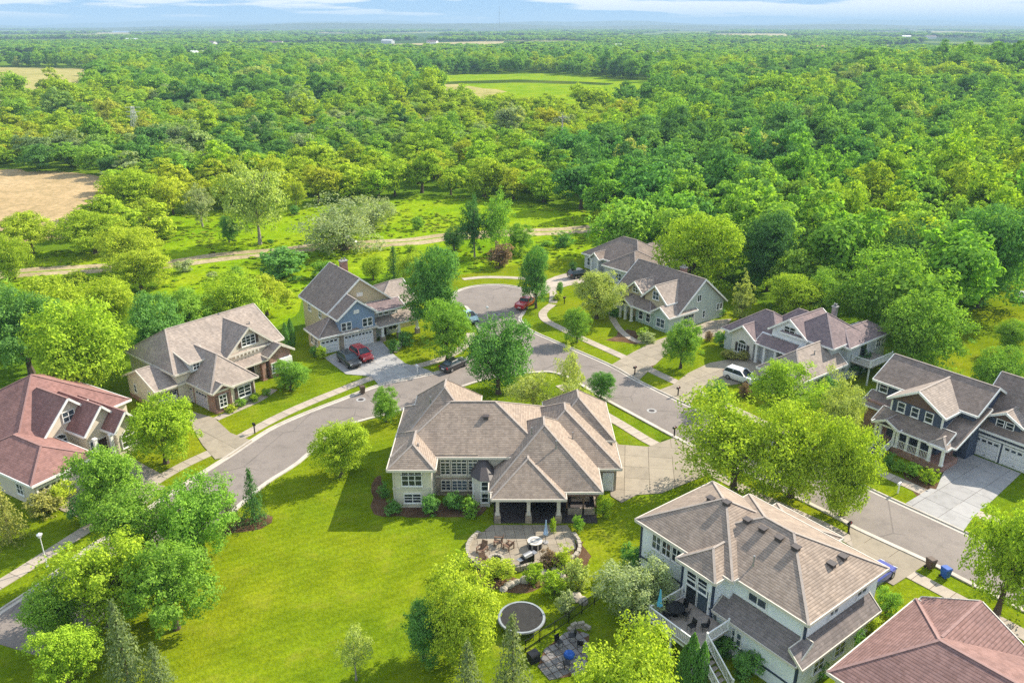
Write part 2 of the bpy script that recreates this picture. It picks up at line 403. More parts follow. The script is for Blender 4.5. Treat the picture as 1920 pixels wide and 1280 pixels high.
TREES = [(-38.15, 77.17, 8.26, 7.38, 'maple', 'bright', 'round bright green maple hiding the corner of the brick fronted house'),
 (-38.86, 65.34, 8.59, 6.44, 'maple', 'mid', 'green maple on the verge beside the red roofed house driveway'),
 (-33.43, 60.11, 7.61, 6.7, 'maple', 'mid', 'broad green maple at the street end of the cluster by the lamp post'),
 (-28.04, 60.58, 8.18, 6.73, 'maple', 'mid', 'broad green maple behind the dark spruces at the big lawn edge'),
 (-26.85, 51.16, 7.98, 6.65, 'maple', 'mid', 'large maple whose crown touches the big lawn in the lower cluster'),
 (-32.45, 51.53, 8.05, 7.44, 'maple', 'bright', 'largest maple of the lower cluster rising above the street bend'),
 (-35.89, 50.14, 5.2, 5.05, 'maple', 'mid', 'small round maple overhanging the shaded street bend'),
 (-32.42, 45.2, 5.15, 5.06, 'maple', 'bright', 'round maple at the bottom corner beside the shaded street'),
 (-25.03, 65.96, 5.96, 3.17, 'spruce', 'dark', 'dark bronze spruce standing at the street edge of the big lawn'),
 (-27.32, 65.34, 4.76, 3.05, 'spruce', 'needle', 'grey green young spruce beside the dark bronze spruce'),
 (-27.82, 44.95, 7.92, 4.15, 'spruce', 'needle', 'tall grey green spruce at the bottom of the maple cluster'),
 (-25.68, 44.95, 4.18, 3.06, 'spruce', 'needle', 'short spruce beside the tall grey green spruce'),
 (-46.95, 62.76, 6.63, 4.41, 'spruce', 'olive', 'olive pine at the picture edge below the red roofed house'),
 (-18.29, 74.37, 6.34, 5.96, 'maple', 'bright', 'round maple on the lawn between the street and the long brown roof'),
 (-15.33, 86.99, 4.57, 3.6, 'maple', 'mid', 'small round tree on the verge behind the long brown roof'),
 (-1.75, 95.02, 10.48, 9.17, 'maple', 'deep', 'big round dark maple on the street corner behind the long brown roof'),
 (-9.34, 105.73, 9.52, 6.92, 'oval', 'mid', 'oval tree on the verge behind the parked dark sedan'),
 (-11.4, 115.43, 14.74, 9.33, 'oval', 'deep', 'tall oval tree rising behind the smaller oval one beside the cul de sac'),
 (4.09, 128.96, 11.2, 5.54, 'oval', 'deep', 'slender oval tree beside the red pickup on the cul de sac'),
 (7.24, 90.33, 8.81, 4.08, 'birch', 'pale', 'tall airy birch in front yard between corner maple and street'),
 (2.67, 89.74, 5.24, 6.59, 'birch', 'pale', 'low spreading birch touching the long brown roof'),
 (6.83, 87.13, 5.35, 5.78, 'birch', 'pale', 'yellow green birch clump behind the chimney of the long brown roof'),
 (11.41, 93.1, 3.97, 3.14, 'maple', 'deep', 'small dark round tree alone on the street verge strip'),
 (13.88, 123.9, 7.76, 9.02, 'locust', 'pale', 'airy pale locust in the front yard of the green gabled house'),
 (9.91, 113.2, 5.49, 4.5, 'maple', 'mid', 'small tree on the front lawn of the green gabled house'),
 (23.75, 103.43, 7.2, 5.63, 'maple', 'mid', 'round tree between the two driveways of the green and purple roofed houses'),
 (37.39, 123.13, 8.17, 4.14, 'pyramid', 'pale', 'slim pale pyramid tree behind the green gabled house'),
 (32.02, 134.1, 15.05, 13.79, 'maple', 'bright', 'big sunlit maple at the woodland edge behind the green gabled house'),
 (22.85, 71.01, 10.79, 10.96, 'locust', 'bright', 'broad yellow green locust over the street nearest the concrete driveway'),
 (28.58, 70.51, 11.6, 10.08, 'locust', 'bright', 'broad yellow green locust in the middle of the street group'),
 (32.55, 67.15, 10.32, 6.24, 'maple', 'bright', 'green maple at the street end of the locust group'),
 (32.22, 85.74, 8.1, 9.2, 'locust', 'bright', 'yellow locust in front of the garage wing of the purple roofed house'),
 (36.83, 79.91, 9.6, 6.15, 'locust', 'pale', 'pale grey green locust beside the navy house'),
 (25.47, 90.33, 4.11, 3.06, 'maple', 'deep', 'small dark ornamental tree in front of the parked white car'),
 (56.61, 101.58, 11.21, 11.29, 'maple', 'mid', 'large dense maple behind the navy house roof'),
 (63.15, 93.89, 6.73, 6.83, 'maple', 'mid', 'round maple on the side lawn behind the navy house garage'),
 (39.81, 52.91, 10.85, 7.18, 'maple', 'bright', 'large maple at the right edge beside the blue wheeled bin'),
 (-3.74, 47.85, 8.52, 5.92, 'maple', 'gold', 'yellow green maple beside the trampoline'),
 (-6.72, 47.85, 5.28, 3.59, 'maple', 'deep', 'dark low tree in the shade of the yellow green maple by the trampoline'),
 (0.0, 42.99, 8.43, 4.01, 'spruce', 'needle', 'grey green spruce below the trampoline'),
 (-3.02, 42.99, 6.19, 3.31, 'spruce', 'needle', 'smaller grey green spruce below the yellow green maple'),
 (7.33, 39.01, 10.36, 7.25, 'maple', 'gold', 'bright yellow green maple filling the bottom edge below the deck'),
 (9.71, 51.77, 5.84, 6.34, 'maple', 'grey', 'rounded grey green crab tree against the wall of the white house'),
 (12.92, 44.95, 4.99, 1.3, 'arbor', 'deep', 'tallest columnar arborvitae in front of the deck stairs'),
 (13.73, 44.95, 4.27, 1.0, 'arbor', 'deep', 'slim columnar arborvitae beside the deck stairs'),
 (12.37, 44.95, 3.94, 1.0, 'arbor', 'deep', 'short columnar arborvitae on the deck side of the stairs'),
 (-11.5, 45.72, 4.78, 2.71, 'birch', 'pale', 'thin sapling on the lower edge of the big lawn'),
 (-29.28, 96.01, 4.36, 4.61, 'maple', 'mid', 'small round tree beside the porch of the brick fronted house'),
 (-33.01, 111.46, 4.51, 1.19, 'arbor', 'deep', 'narrow arborvitae nearest the brick fronted house'),
 (-33.54, 110.4, 4.23, 1.1, 'arbor', 'deep', 'narrow arborvitae in front of its twin beside the brick fronted house'),
 (-22.09, 144.18, 6.8, 5.37, 'spruce', 'dark', 'dark spruce behind the blue gabled house'),
 (-18.13, 140.25, 7.05, 5.82, 'maple', 'gold', 'yellow bushy tree behind the blue gabled house'),
 (-26.27, 145.2, 4.69, 4.42, 'maple', 'bright', 'bright bushy shrub tree behind the chimney of the blue gabled house'),
 (-55.45, 171.71, 18.54, 12.85, 'poplar', 'pale', 'tall pale poplar standing alone in the meadow'),
 (-35.62, 166.34, 12.13, 18.54, 'willow', 'grey', 'broad silver grey willow beside the dirt track'),
 (-32.77, 185.53, 7.34, 11.25, 'willow', 'grey', 'small silver willow behind the broad willow'),
 (-7.77, 161.27, 13.02, 6.98, 'poplar', 'dark', 'dark tall tree of the pair beside the dirt track'),
 (-3.35, 162.1, 13.61, 8.1, 'poplar', 'mid', 'green tall tree of the pair beside the dirt track'),
 (1.71, 166.34, 5.8, 6.8, 'maple', 'mid', 'bushy tree between the tall pair and the slender oval tree'),
 (-12.33, 166.34, 5.22, 5.22, 'maple', 'dark', 'dark bush tree at the foot of the tall pair'),
 (-74.07, 188.21, 10.19, 7.57, 'poplar', 'grey', 'grey leaning tree at the left meadow edge'),
 (-62.72, 173.1, 5.99, 4.7, 'maple', 'deep', 'dark round bush in the meadow beside the tall poplar'),
 (-55.89, 205.92, 8.28, 4.95, 'poplar', 'gold', 'slim yellow tree on the far meadow edge'),
 (-74.87, 152.3, 8.58, 11.67, 'maple', 'gold', 'yellow green tree clump in front of the tan field corner'),
 (-88.0, 164.2, 8.89, 13.94, 'maple', 'bright', 'yellow green trees below the tan field'),
 (-101.54, 164.2, 8.89, 13.94, 'maple', 'gold', 'yellow tree at the left edge below the tan field'),
 (-93.97, 145.2, 8.77, 6.98, 'maple', 'bright', 'bright tree at the left end of the dirt track'),
 (-97.07, 202.76, 11.11, 16.21, 'maple', 'bright', 'round bright tree beside the end of the tan field'),
 (-67.41, 138.66, 7.48, 9.59, 'maple', 'gold', 'yellow green tree below the dirt track at left'),
 (-66.61, 101.58, 12.4, 10.83, 'maple', 'deep', 'dark green tree above the red roofed house ridge'),
 (-55.1, 94.69, 13.22, 11.86, 'maple', 'bright', 'tall sunlit green tree between the red roofed and brick fronted houses'),
 (-69.26, 113.64, 10.19, 10.4, 'maple', 'gold', 'yellow tree mass behind the tree above the red roof'),
 (-77.73, 111.46, 10.86, 10.21, 'maple', 'mid', 'mid green tree at the left edge above the red roof'),
 (-65.37, 121.87, 7.67, 8.97, 'maple', 'gold', 'yellow tree at the back of the left tree belt'),
 (-49.3, 114.75, 8.18, 8.91, 'maple', 'mid', 'green bushy tree behind the brick fronted house'),
 (-44.47, 120.14, 8.89, 11.37, 'maple', 'bright', 'yellow green bushy tree beyond the ridge of the brick fronted house'),
 (-40.93, 125.72, 6.94, 7.92, 'maple', 'gold', 'yellow bush tree between brick fronted and blue gabled houses'),
 (-49.23, 103.43, 11.05, 8.46, 'maple', 'deep', 'dark green tree touching the left roof of the brick fronted house'),
 (59.43, 120.14, 13.17, 14.71, 'maple', 'mid', 'massive dense oak behind the purple roofed house'),
 (45.43, 123.13, 7.73, 9.49, 'maple', 'bright', 'bright rounded tree behind the purple roofed house ridge'),
 (51.11, 123.13, 8.61, 7.75, 'maple', 'mid', 'green tree beside the bright rounded tree at the woodland edge'),
 (79.78, 129.79, 17.51, 15.29, 'maple', 'deep', 'large dark oak at the woodland edge behind the side lawn'),
 (63.82, 146.92, 11.89, 11.04, 'poplar', 'mid', 'tall light green tree in the woodland edge'),
 (69.68, 134.1, 13.4, 11.99, 'maple', 'dark', 'dark oak behind the massive dense oak'),
 (46.56, 138.66, 14.22, 11.39, 'maple', 'dark', 'dark woodland oak behind the slim pale pyramid tree'),
 (73.31, 109.35, 5.03, 4.69, 'maple', 'mid', 'low bushy tree on the bank at the right edge'),
 (31.96, 166.34, 8.08, 10.17, 'maple', 'mid', 'tree behind the grey blue hip roof'),
 (24.87, 177.88, 7.33, 9.62, 'maple', 'bright', 'bright tree behind the ridge of the grey blue hip roof')]
SHRUBS = [(-11.73, 67.43, 1.47, 1.89, 'deep', 'dark round shrub at the corner of the long brown roofed house'),
 (-8.05, 67.61, 2.09, 2.11, 'deep', 'large dark ball shrub under the tall windows'),
 (-5.86, 68.08, 2.04, 2.33, 'deep', 'dark shrub beside the bay of the long brown roofed house'),
 (-13.03, 70.51, 1.58, 1.42, 'deep', 'small dark shrub on the shaded side of the house'), (-4.21, 67.15, 2.02, 2.09, 'mid', 'low shrub at the patio steps'),
 (8.98, 66.87, 2.32, 1.77, 'bright', 'bright green ball shrub beside the screened porch'), (6.27, 64.46, 1.8, 1.22, 'mid', 'low green shrub at the porch foot'),
 (3.91, 64.03, 1.67, 0.81, 'bright', 'small bright conical shrub at the patio edge'), (4.76, 59.04, 1.93, 2.37, 'gold', 'yellow flowering shrub in the patio bed'),
 (3.34, 59.19, 1.71, 1.9, 'maroon', 'dark red barberry shrub in the patio bed'), (1.85, 56.62, 1.84, 2.11, 'bright', 'bright shrub below the patio wall'),
 (3.64, 55.57, 2.31, 2.44, 'bright', 'light shrub above the trampoline'), (5.71, 55.91, 2.6, 2.72, 'pale', 'pale shrub on the slope below the patio'),
 (-4.74, 58.58, 2.16, 1.69, 'bright', 'tall grasses left of the patio wall'), (-1.16, 57.33, 1.86, 2.78, 'gold', 'yellow grasses below the curved patio wall'),
 (4.38, 52.91, 2.26, 1.74, 'grey', 'grey shrub beside the black fence'), (7.6, 170.79, 0.95, 3.04, 'mid', 'tiny bush at the far meadow corner'),
 (11.05, 169.88, 3.44, 4.63, 'deep', 'dark round bush alone behind the grey blue roof'),
 (-2.13, 154.17, 4.92, 5.93, 'maroon', 'brown leaved shrub on the bank above the cul de sac'),
 (-44.09, 147.61, 5.9, 10.57, 'deep', 'wide dark thicket beside the dirt track'), (-35.59, 146.22, 3.57, 6.07, 'mid', 'low green thicket beside the wide dark one'),
 (8.56, 135.59, 2.68, 1.52, 'deep', 'small pointed shrub beside the far driveway'),
 (7.97, 133.51, 1.57, 1.87, 'gold', 'yellow flowering shrub on the far driveway island'),
 (11.74, 146.92, 3.37, 1.63, 'dark', 'dark shrub at the corner of the grey blue house'),
 (31.36, 111.89, 2.23, 2.4, 'deep', 'dark clipped ball tree beside the arched window'), (31.31, 106.92, 1.41, 2.62, 'olive', 'clipped hedge below the arched window'),
 (33.29, 106.52, 1.33, 2.31, 'olive', 'clipped hedge beside the columned entry'), (30.12, 93.89, 2.28, 1.79, 'maroon', 'dark red shrub behind the parked white car'),
 (30.15, 113.64, 1.56, 1.46, 'maroon', 'reddish shrub at the curved forecourt'), (20.24, 115.43, 1.58, 2.14, 'bright', 'bright shrub in the circular garden bed'),
 (20.46, 113.2, 1.73, 2.75, 'grey', 'blue grey spreading juniper in the circular bed'),
 (16.84, 125.19, 1.59, 2.65, 'deep', 'dark shrub bed by the stone steps of the green house'),
 (23.94, 120.14, 1.81, 2.39, 'deep', 'dark shrub below the green house window'), (34.25, 125.72, 1.69, 3.02, 'deep', 'dark shrub at the end of the green gabled wall'),
 (31.08, 101.58, 0.8, 1.03, 'bright', 'tiny bright shrub in the gravel court'),
 (-29.58, 97.18, 1.94, 2.56, 'gold', 'yellow green shrub at the porch of the brick fronted house'),
 (-33.04, 92.78, 1.06, 1.5, 'bright', 'low shrub under the front window of the brick fronted house'),
 (-34.14, 91.24, 1.04, 1.62, 'mid', 'low shrub beside the one under the front window'), (-35.2, 89.74, 1.03, 1.6, 'gold', 'low yellow shrub below the brick gable'),
 (-31.99, 94.37, 1.07, 1.25, 'mid', 'low shrub at the end of the front bed'), (-27.37, 106.92, 1.83, 2.0, 'bright', 'bright shrub beside the single garage door'),
 (-28.79, 107.72, 1.67, 1.55, 'deep', 'dark shrub behind the bright one by the single garage'),
 (-17.74, 109.35, 2.03, 2.2, 'deep', 'dark shrub beside the double garage'), (-16.24, 111.89, 2.4, 2.72, 'deep', 'dark yew beside the porch of the blue gabled house'),
 (47.36, 101.58, 3.59, 5.14, 'dark', 'dark thicket between the purple roofed and navy houses'),
 (40.71, 93.89, 3.03, 3.44, 'deep', 'dark shrub below the garage wing of the purple roofed house'),
 (41.82, 75.25, 1.51, 1.49, 'mid', 'green shrub on the terraced bed of the navy house'),
 (42.97, 74.37, 1.63, 1.71, 'mid', 'second green shrub along the terraced bed of the navy house'),
 (43.95, 73.08, 1.74, 1.91, 'bright', 'bright shrub at the driveway end of the terraced bed'), (41.34, 76.37, 1.66, 1.4, 'deep', 'dark shrub below the front stairs'),
 (30.69, 52.91, 2.42, 2.17, 'mid', 'green shrub beside the white house garage'), (28.29, 51.34, 1.86, 2.39, 'gold', 'variegated shrub along the white house side'),
 (26.31, 49.55, 2.09, 2.32, 'deep', 'dark shrub along the white house side path'), (24.32, 48.13, 1.8, 2.03, 'pale', 'pale shrub along the white house side path'),
 (22.49, 46.39, 2.12, 1.97, 'deep', 'dark shrub near the white house corner'), (16.01, 48.41, 1.81, 2.45, 'deep', 'dark shrub inside the deck stair corner'),
 (17.4, 45.98, 2.26, 2.35, 'deep', 'dark shrub below the white house wall'), (10.58, 58.06, 3.09, 2.33, 'deep', 'dark shrub at the far corner of the white house'),
 (-46.07, 67.61, 2.46, 3.68, 'olive', 'olive shrub in front of the red roofed garage'), (-45.22, 69.04, 2.49, 2.67, 'gold', 'golden shrub beside the red roofed garage'),
 (-41.68, 66.23, 2.73, 3.1, 'deep', 'dark shrub under the verge maple'), (-44.6, 82.81, 1.53, 1.86, 'mid', 'green shrub at the entry of the red roofed house')]
CARS = [(-23.17, 104.76, -54, 'suv', 'graphite', 'dark grey sport utility car parked on the blue gabled house driveway'),
 (-21.73, 106.92, -54, 'suv', 'red', 'red car beside the dark grey one on the blue gabled house driveway'),
 (-8.12, 103.43, 51.2, 'sedan', 'black', 'black sedan parked along the kerb under the oval tree'),
 (2.38, 129.79, 64, 'pickup', 'red', 'red pickup parked at the cul de sac kerb'),
 (-6.99, 123.13, -60, 'sedan', 'teal', 'pale teal car half hidden by the tall oval tree at the cul de sac'),
 (31.01, 99.07, -48, 'suv', 'white', 'white sport utility car on the curved forecourt'),
 (31.49, 57.12, 37, 'sedan', 'blue', 'blue car at the garage of the white two storey house'),
 (12.87, 146.92, 30, 'suv', 'black', 'black car on the driveway of the grey blue roofed house'),
 (-36.3, 169.88, 20, 'van', 'white', 'white van on the dirt track behind the silver willow'),
 (89.85, 133.8, 60, 'sedan', 'silver', 'silver car on the bank at the right edge of the picture')]
BINS = [(37.15, 58.73, 20, 'brown', 'brown wheeled bin on the verge by the street'), (37.85, 57.48, 20, 'blue', 'blue wheeled bin on the verge by the street'),
 (-19.58, 95.02, 25, 'brown', 'brown wheeled bin at the kerb opposite the corner maple')]
LAMPS = [(-41.49, 59.04, 3.4, 'white globe lamp post beside the sidewalk at the left'), (-3.99, 122.12, 2.6, 'white lamp post on the cul de sac verge')]
MAILBOXES = [(-30.46, 84.12, 'dark mailbox on the verge in front of the brick fronted house'), (16.94, 101.03, 'dark mailbox on the kerb near the small front garden tree'),
 (21.63, 94.37, 'mailbox beside the forecourt mouth of the plum roofed house'), (19.06, 83.33, 'dark mailbox on the verge at the concrete driveway'),
 (31.96, 64.03, 'dark mailbox beside the white two storey house driveway'), (39.81, 71.01, 'white mailbox on the verge of the navy house'),
 (-13.1, 101.58, 'white mailbox beside the blue gabled house driveway'), (9.05, 131.2, 'mailbox at the curve of the far sidewalk')]
TRAMP = (0.77, 51.53)
FENCE = [(1.03, 48.58), (1.66, 49.26), (3.93, 51.16), (5.6, 52.78), (7.05, 54.21), (8.66, 55.71)]
FIREPIT = (-1.44, 59.72)
GRILL = (1.34, 59.34, 40)
ROUND_TABLE = (2.12, 61.86)
UMBRELLA = (3.14, 62.51)
ADIRONDACKS = [(-2.69, 61.13, -30), (-1.19, 62.19, -95), (-0.25, 61.53, -130), (-2.53, 59.34, 30)]
BOULDERS = [(-0.23, 56.41, 0.5), (0.37, 56.83, 0.4), (1.16, 57.12, 0.55), (1.96, 57.55, 0.45), (2.82, 57.99, 0.5), (3.78, 58.43, 0.4), (4.65, 58.73, 0.6), (5.24, 59.04, 0.45),
 (-0.69, 55.91, 0.4), (5.42, 58.21, 0.5), (4.29, 57.48, 0.5), (3.25, 57.12, 0.4), (5.95, 54.35, 0.5), (5.31, 54.75, 0.6)]
WALL_ARC = [(-2.94, 64.03), (-3.79, 62.68), (-4.11, 61.21), (-3.75, 59.8), (-2.61, 58.66), (-0.94, 58.21), (0.71, 58.51), (1.9, 58.96)]
WALL_RIGHT = [(5.68, 64.03), (6.19, 62.76), (6.17, 61.21), (5.3, 59.95), (3.83, 59.49)]
PATIO2_CHAIRS = [(3.65, 49.15, 40), (4.7, 49.84, -80), (5.3, 48.98, 170), (4.09, 46.93, 100)]
BLUE_STOOL = (4.37, 48.02)
DARK_BIN = (1.62, 47.69)
PYLON = [(-157.3, 343.69, 'lattice pylon rising above the left tree belt')]
POLE = [(18.0, 294.52, 'wooden power pole in the belt of trees behind the meadow')]
# ------------------------------------------------------------------ shared materials
mat_grass('lawn', (0.110, 0.185, 0.008), (0.155, 0.215, 0.008), (0.200, 0.232, 0.010), stripes=True, patch=0.045, rough_scale=3.2)
mat_grass('meadow', (0.130, 0.250, 0.006), (0.195, 0.310, 0.008), (0.265, 0.335, 0.016), patch=0.05, rough_scale=1.4)
mat_grass('woodland_floor', (0.035, 0.07, 0.012), (0.06, 0.10, 0.016), (0.10, 0.13, 0.025), patch=0.02, rough_scale=0.8)
mat_grass('hay', (0.28, 0.27, 0.10), (0.36, 0.33, 0.13), (0.42, 0.37, 0.17), patch=0.02, rough_scale=0.9)
mat_grass('stubble', (0.36, 0.265, 0.15), (0.43, 0.32, 0.19), (0.47, 0.36, 0.23), patch=0.02, rough_scale=0.7)
mat_grass('dirt', (0.30, 0.24, 0.15), (0.40, 0.33, 0.22), (0.46, 0.39, 0.28), patch=0.1, rough_scale=1.5)
mat_grass('mulch', (0.09, 0.055, 0.035), (0.14, 0.085, 0.055), (0.20, 0.125, 0.085), patch=0.4, rough_scale=9.0)

def mat_asphalt():
    m, t, b = new_mat('asphalt')
    co = coord(t, 'Object')
    a = ramp(t, noise(t, co, 0.09, 5, 0.6), [(0.3, (0.185, 0.158, 0.140)), (0.7, (0.245, 0.211, 0.189))])
    f = ramp(t, noise(t, co, 14.0, 2), [(0.3, (0.86, 0.86, 0.86)), (0.7, (1.12, 1.12, 1.12))])
    v = t.nodes.new('ShaderNodeTexVoronoi'); v.feature = 'DISTANCE_TO_EDGE'; v.inputs['Scale'].default_value = 0.13
    wv = t.nodes.new('ShaderNodeMixRGB'); wv.inputs[0].default_value = 0.12
    t.links.new(co, wv.inputs[1]); t.links.new(noise(t, co, 1.2, 3, 0.6, 'Color'), wv.inputs[2])
    t.links.new(wv.outputs[0], v.inputs['Vector'])
    cr = ramp(t, v.outputs['Distance'], [(0.0, (0.56, 0.56, 0.57)), (0.010, (1, 1, 1))])
    cr = mixc(t, ramp(t, noise(t, co, 0.11, 2), [(0.41, (0, 0, 0)), (0.50, (1, 1, 1))]), (1.0, 1.0, 1.0), cr)
    st = ramp(t, noise(t, co, 0.6, 6, 0.75), [(0.33, (0.78, 0.78, 0.79)), (0.5, (1, 1, 1)), (0.8, (1.06, 1.06, 1.06))])
    cr = mixc(t, 1.0, cr, st, 'MULTIPLY')
    t.links.new(mixc(t, 1.0, mixc(t, 1.0, a, f, 'MULTIPLY'), cr, 'MULTIPLY'), b.inputs['Base Color'])
    b.inputs['Roughness'].default_value = 0.85
    MATS['asphalt'] = m
mat_asphalt()
def mat_concrete(name, c, rnd=0.10):
    m, t, b = new_mat(name)
    co = coord(t, 'Object')
    oi = t.nodes.new('ShaderNodeObjectInfo')
    base = ramp(t, oi.outputs['Random'], [(0.0, shade(c, 1 - rnd)), (1.0, shade(c, 1 + rnd))])
    n = ramp(t, noise(t, co, 0.7, 7, 0.7), [(0.28, (0.74, 0.73, 0.72)), (0.5, (1.0, 1.0, 1.0)), (0.75, (1.09, 1.09, 1.08))])
    t.links.new(mixc(t, 1.0, base, n, 'MULTIPLY'), b.inputs['Base Color']); b.inputs['Roughness'].default_value = 0.85
    MATS[name] = m
mat_concrete('concrete', (0.39, 0.335, 0.275))
mat_concrete('concrete_pale', (0.295, 0.252, 0.190))
mat_concrete('kerb_concrete', (0.46, 0.42, 0.37))
mat_concrete('concrete_grey', (0.33, 0.325, 0.32))
mat_brick('paver', (0.30, 0.26, 0.23), (0.40, 0.34, 0.29), (0.16, 0.14, 0.12), 0.5, 0.3, 0.025)
mat_brick('patio_paver', (0.42, 0.34, 0.26), (0.52, 0.43, 0.33), (0.25, 0.2, 0.15), 0.6, 0.4, 0.03)

# ------------------------------------------------------------------ ground
def mat_ground():
    """meadow near, farmland and woods patchwork far away"""
    m, t, b = new_mat('ground')
    co = coord(t, 'Object')
    big = noise(t, co, 0.012, 5, 0.6); fine = noise(t, co, 1.1, 4, 0.7)
    near = ramp(t, big, [(0.3, (0.065, 0.14, 0.010)), (0.5, (0.105, 0.19, 0.012)), (0.7, (0.16, 0.23, 0.018))])
    v = t.nodes.new('ShaderNodeTexVoronoi'); v.inputs['Scale'].default_value = 0.0022
    t.links.new(coord(t, 'Object', (1.0, 0.55, 1)), v.inputs['Vector'])
    sp = t.nodes.new('ShaderNodeSeparateColor'); t.links.new(v.outputs['Color'], sp.inputs[0])
    far = ramp(t, sp.outputs[0], [(0.0, (0.05, 0.10, 0.03)), (0.45, (0.06, 0.115, 0.03)), (0.5, (0.15, 0.22, 0.06)), (0.72, (0.19, 0.24, 0.07)), (0.76, (0.42, 0.36, 0.2)), (1.0, (0.34, 0.31, 0.17))])
    sx = t.nodes.new('ShaderNodeSeparateXYZ'); t.links.new(co, sx.inputs[0])
    mr = t.nodes.new('ShaderNodeMapRange'); mr.inputs[1].default_value = 1300; mr.inputs[2].default_value = 1900
    t.links.new(sx.outputs[1], mr.inputs[0])
    c = mixc(t, mr.outputs[0], near, far)
    c = mixc(t, 1.0, c, ramp(t, fine, [(0.25, (0.7, 0.72, 0.66)), (0.75, (1.25, 1.22, 1.2))]), 'MULTIPLY')
    t.links.new(c, b.inputs['Base Color']); b.inputs['Roughness'].default_value = 1.0
    b.inputs['Specular IOR Level'].default_value = 0.0
    bump(t, b, fine, 0.8, 0.25)
    MATS['ground'] = m
mat_ground()
tag(MB().quad((-26000, -300, 0), (26000, -300, 0), (26000, 32000, 0), (-26000, 32000, 0)).build('ground', MATS['ground']), kind='structure')

def sheet(name, poly, z, mat):
    return tag(MB().poly(poly, z).build(name, mat), kind='structure')
def wob(poly, amp=2.0, step=4.0, seed=1):
    """uneven natural outline"""
    rng = random.Random(seed); p = resample(list(poly) + [poly[0]], step)
    return [(x + rng.uniform(-amp, amp), y + rng.uniform(-amp, amp)) for x, y in p[:-1]]

LAWN = offset(KERB_NORTH, 0)  # the mown lots around the street
lots = [(-56, 44), (-58, 70), (-62, 92), (-50, 104), (-38, 112), (-28, 128), (-16, 146), (-2, 153), (10, 160), (26, 160), (40, 140), (46, 122),
        (56, 112), (66, 104), (75, 92), (82, 70), (82, 30), (30, 20), (-30, 20), (-56, 30)]
sheet('lawn', wob(lots, 0.5, 3.0, 3), 0.02, MATS['lawn'])
sheet('side_lawn', wob(RIGHT_LAWN, 0.8, 3.0, 4), 0.016, MATS['lawn'])
for i, (k, p) in enumerate(MEADOWS.items()):
    sheet('meadow', wob(p, 2.5, 5.0, 10 + i), 0.008 + 0.002 * i, MATS['meadow'])
for k, mname, nm in (('tan_field', 'stubble', 'stubble_field'), ('upper_field', 'hay', 'hay_field'), ('hay_field', 'meadow', 'mown_field'), ('far_field', 'hay', 'hay_field')):
    sheet(nm, wob(FIELDS[k], 2.0, 8.0, 30), 0.012, MATS[mname])
# a tan corner and a darker crop patch on the mown field
hc = FIELDS['hay_field']
hx0, hx1 = min(p[0] for p in hc), max(p[0] for p in hc); hy0, hy1 = min(p[1] for p in hc), max(p[1] for p in hc)
HX = lambda u, v: (hx0 + (hx1 - hx0) * u, hy0 + (hy1 - hy0) * v)
for i, (q, mname) in enumerate((((HX(.03, .62), HX(.2, .60), HX(.40, .40), HX(.36, .22), HX(.08, .2)), 'hay'), ((HX(.12, .66), HX(.45, .74), HX(.8, .62), HX(.78, .56), HX(.45, .64), HX(.15, .58)), 'woodland_floor'), ((HX(.78, .2), HX(.93, .26), HX(.9, .10), HX(.74, .06)), 'hay'))):
    sheet('crop_patch', wob(q, 3.0, 12.0, 60 + i), 0.02 + 0.002 * i, MATS[mname])

# ------------------------------------------------------------------ street
KN = smooth(KERB_NORTH, 4); KS = smooth(KERB_SOUTH, 4)
road = tag(MB().poly(KN + KS[::-1], 0.034).build('street', MATS['asphalt']), kind='structure')
def ribbon(pts, w0, w1, z0, z1, mb=None):
    """solid strip between offsets w0 and w1 of a line"""
    mb = mb or MB(); a = offset(pts, w0); b = offset(pts, w1)
    for i in range(len(pts) - 1):
        ring = [a[i], b[i], b[i + 1], a[i + 1]]
        if poly_area(ring) < 0: ring = ring[::-1]
        mb.hull([(x, y, z0) for x, y in ring], [(x, y, z1) for x, y in ring])
    return mb
for nm, pts, sgn in (('kerb', KN, 1), ('kerb', KS, -1)):
    k = ribbon(pts, 0.0, 0.2 * sgn, 0.0, 0.15)
    ribbon(pts, -0.42 * sgn, 0.0, 0.0, 0.046, k)
    tag(k.build(nm, MATS['kerb_concrete']), kind='structure')

# ------------------------------------------------------------------ sidewalks, slab by slab
def walk(pts, w=1.45, step=1.6, slabs=True, mname='concrete', name='sidewalk'):
    root = tag(empty(name, (pts[0][0], pts[0][1], 0)), kind='structure')
    q = resample(smooth(pts, 6), step); a = offset(q, w / 2); b = offset(q, -w / 2)
    if not slabs:
        ribbon(q, -w / 2, w / 2, 0.0, 0.065).build('strip', MATS[mname], root, (-pts[0][0], -pts[0][1], 0)); return root
    rng = random.Random(5)
    ribbon(q, -w / 2 + 0.03, w / 2 - 0.03, 0.0, 0.05).build('bedding', MATS['mulch'], root, (-pts[0][0], -pts[0][1], 0))
    for i in range(len(q) - 1):
        c = Vector(((q[i][0] + q[i + 1][0]) / 2, (q[i][1] + q[i + 1][1]) / 2))
        ring = [b[i], b[i + 1], a[i + 1], a[i]]
        ring = [tuple(c + (Vector(p) - c) * 0.972 - c) for p in ring]
        if poly_area(ring) < 0: ring = ring[::-1]
        h = 0.075 + rng.uniform(-0.008, 0.008)
        MB().hull([(x, y, 0) for x, y in ring], [(x, y, h) for x, y in ring]).build('slab', MATS[mname], root, (c.x - pts[0][0], c.y - pts[0][1], 0))
    return root
walk(WALK_NORTH); walk(WALK_EAST); walk(WALK_SOUTH); walk(WALK_BULB, slabs=False)
for gp in GARDEN_PATHS: walk(gp, 1.1, 1.1, True, 'concrete', 'garden_path')

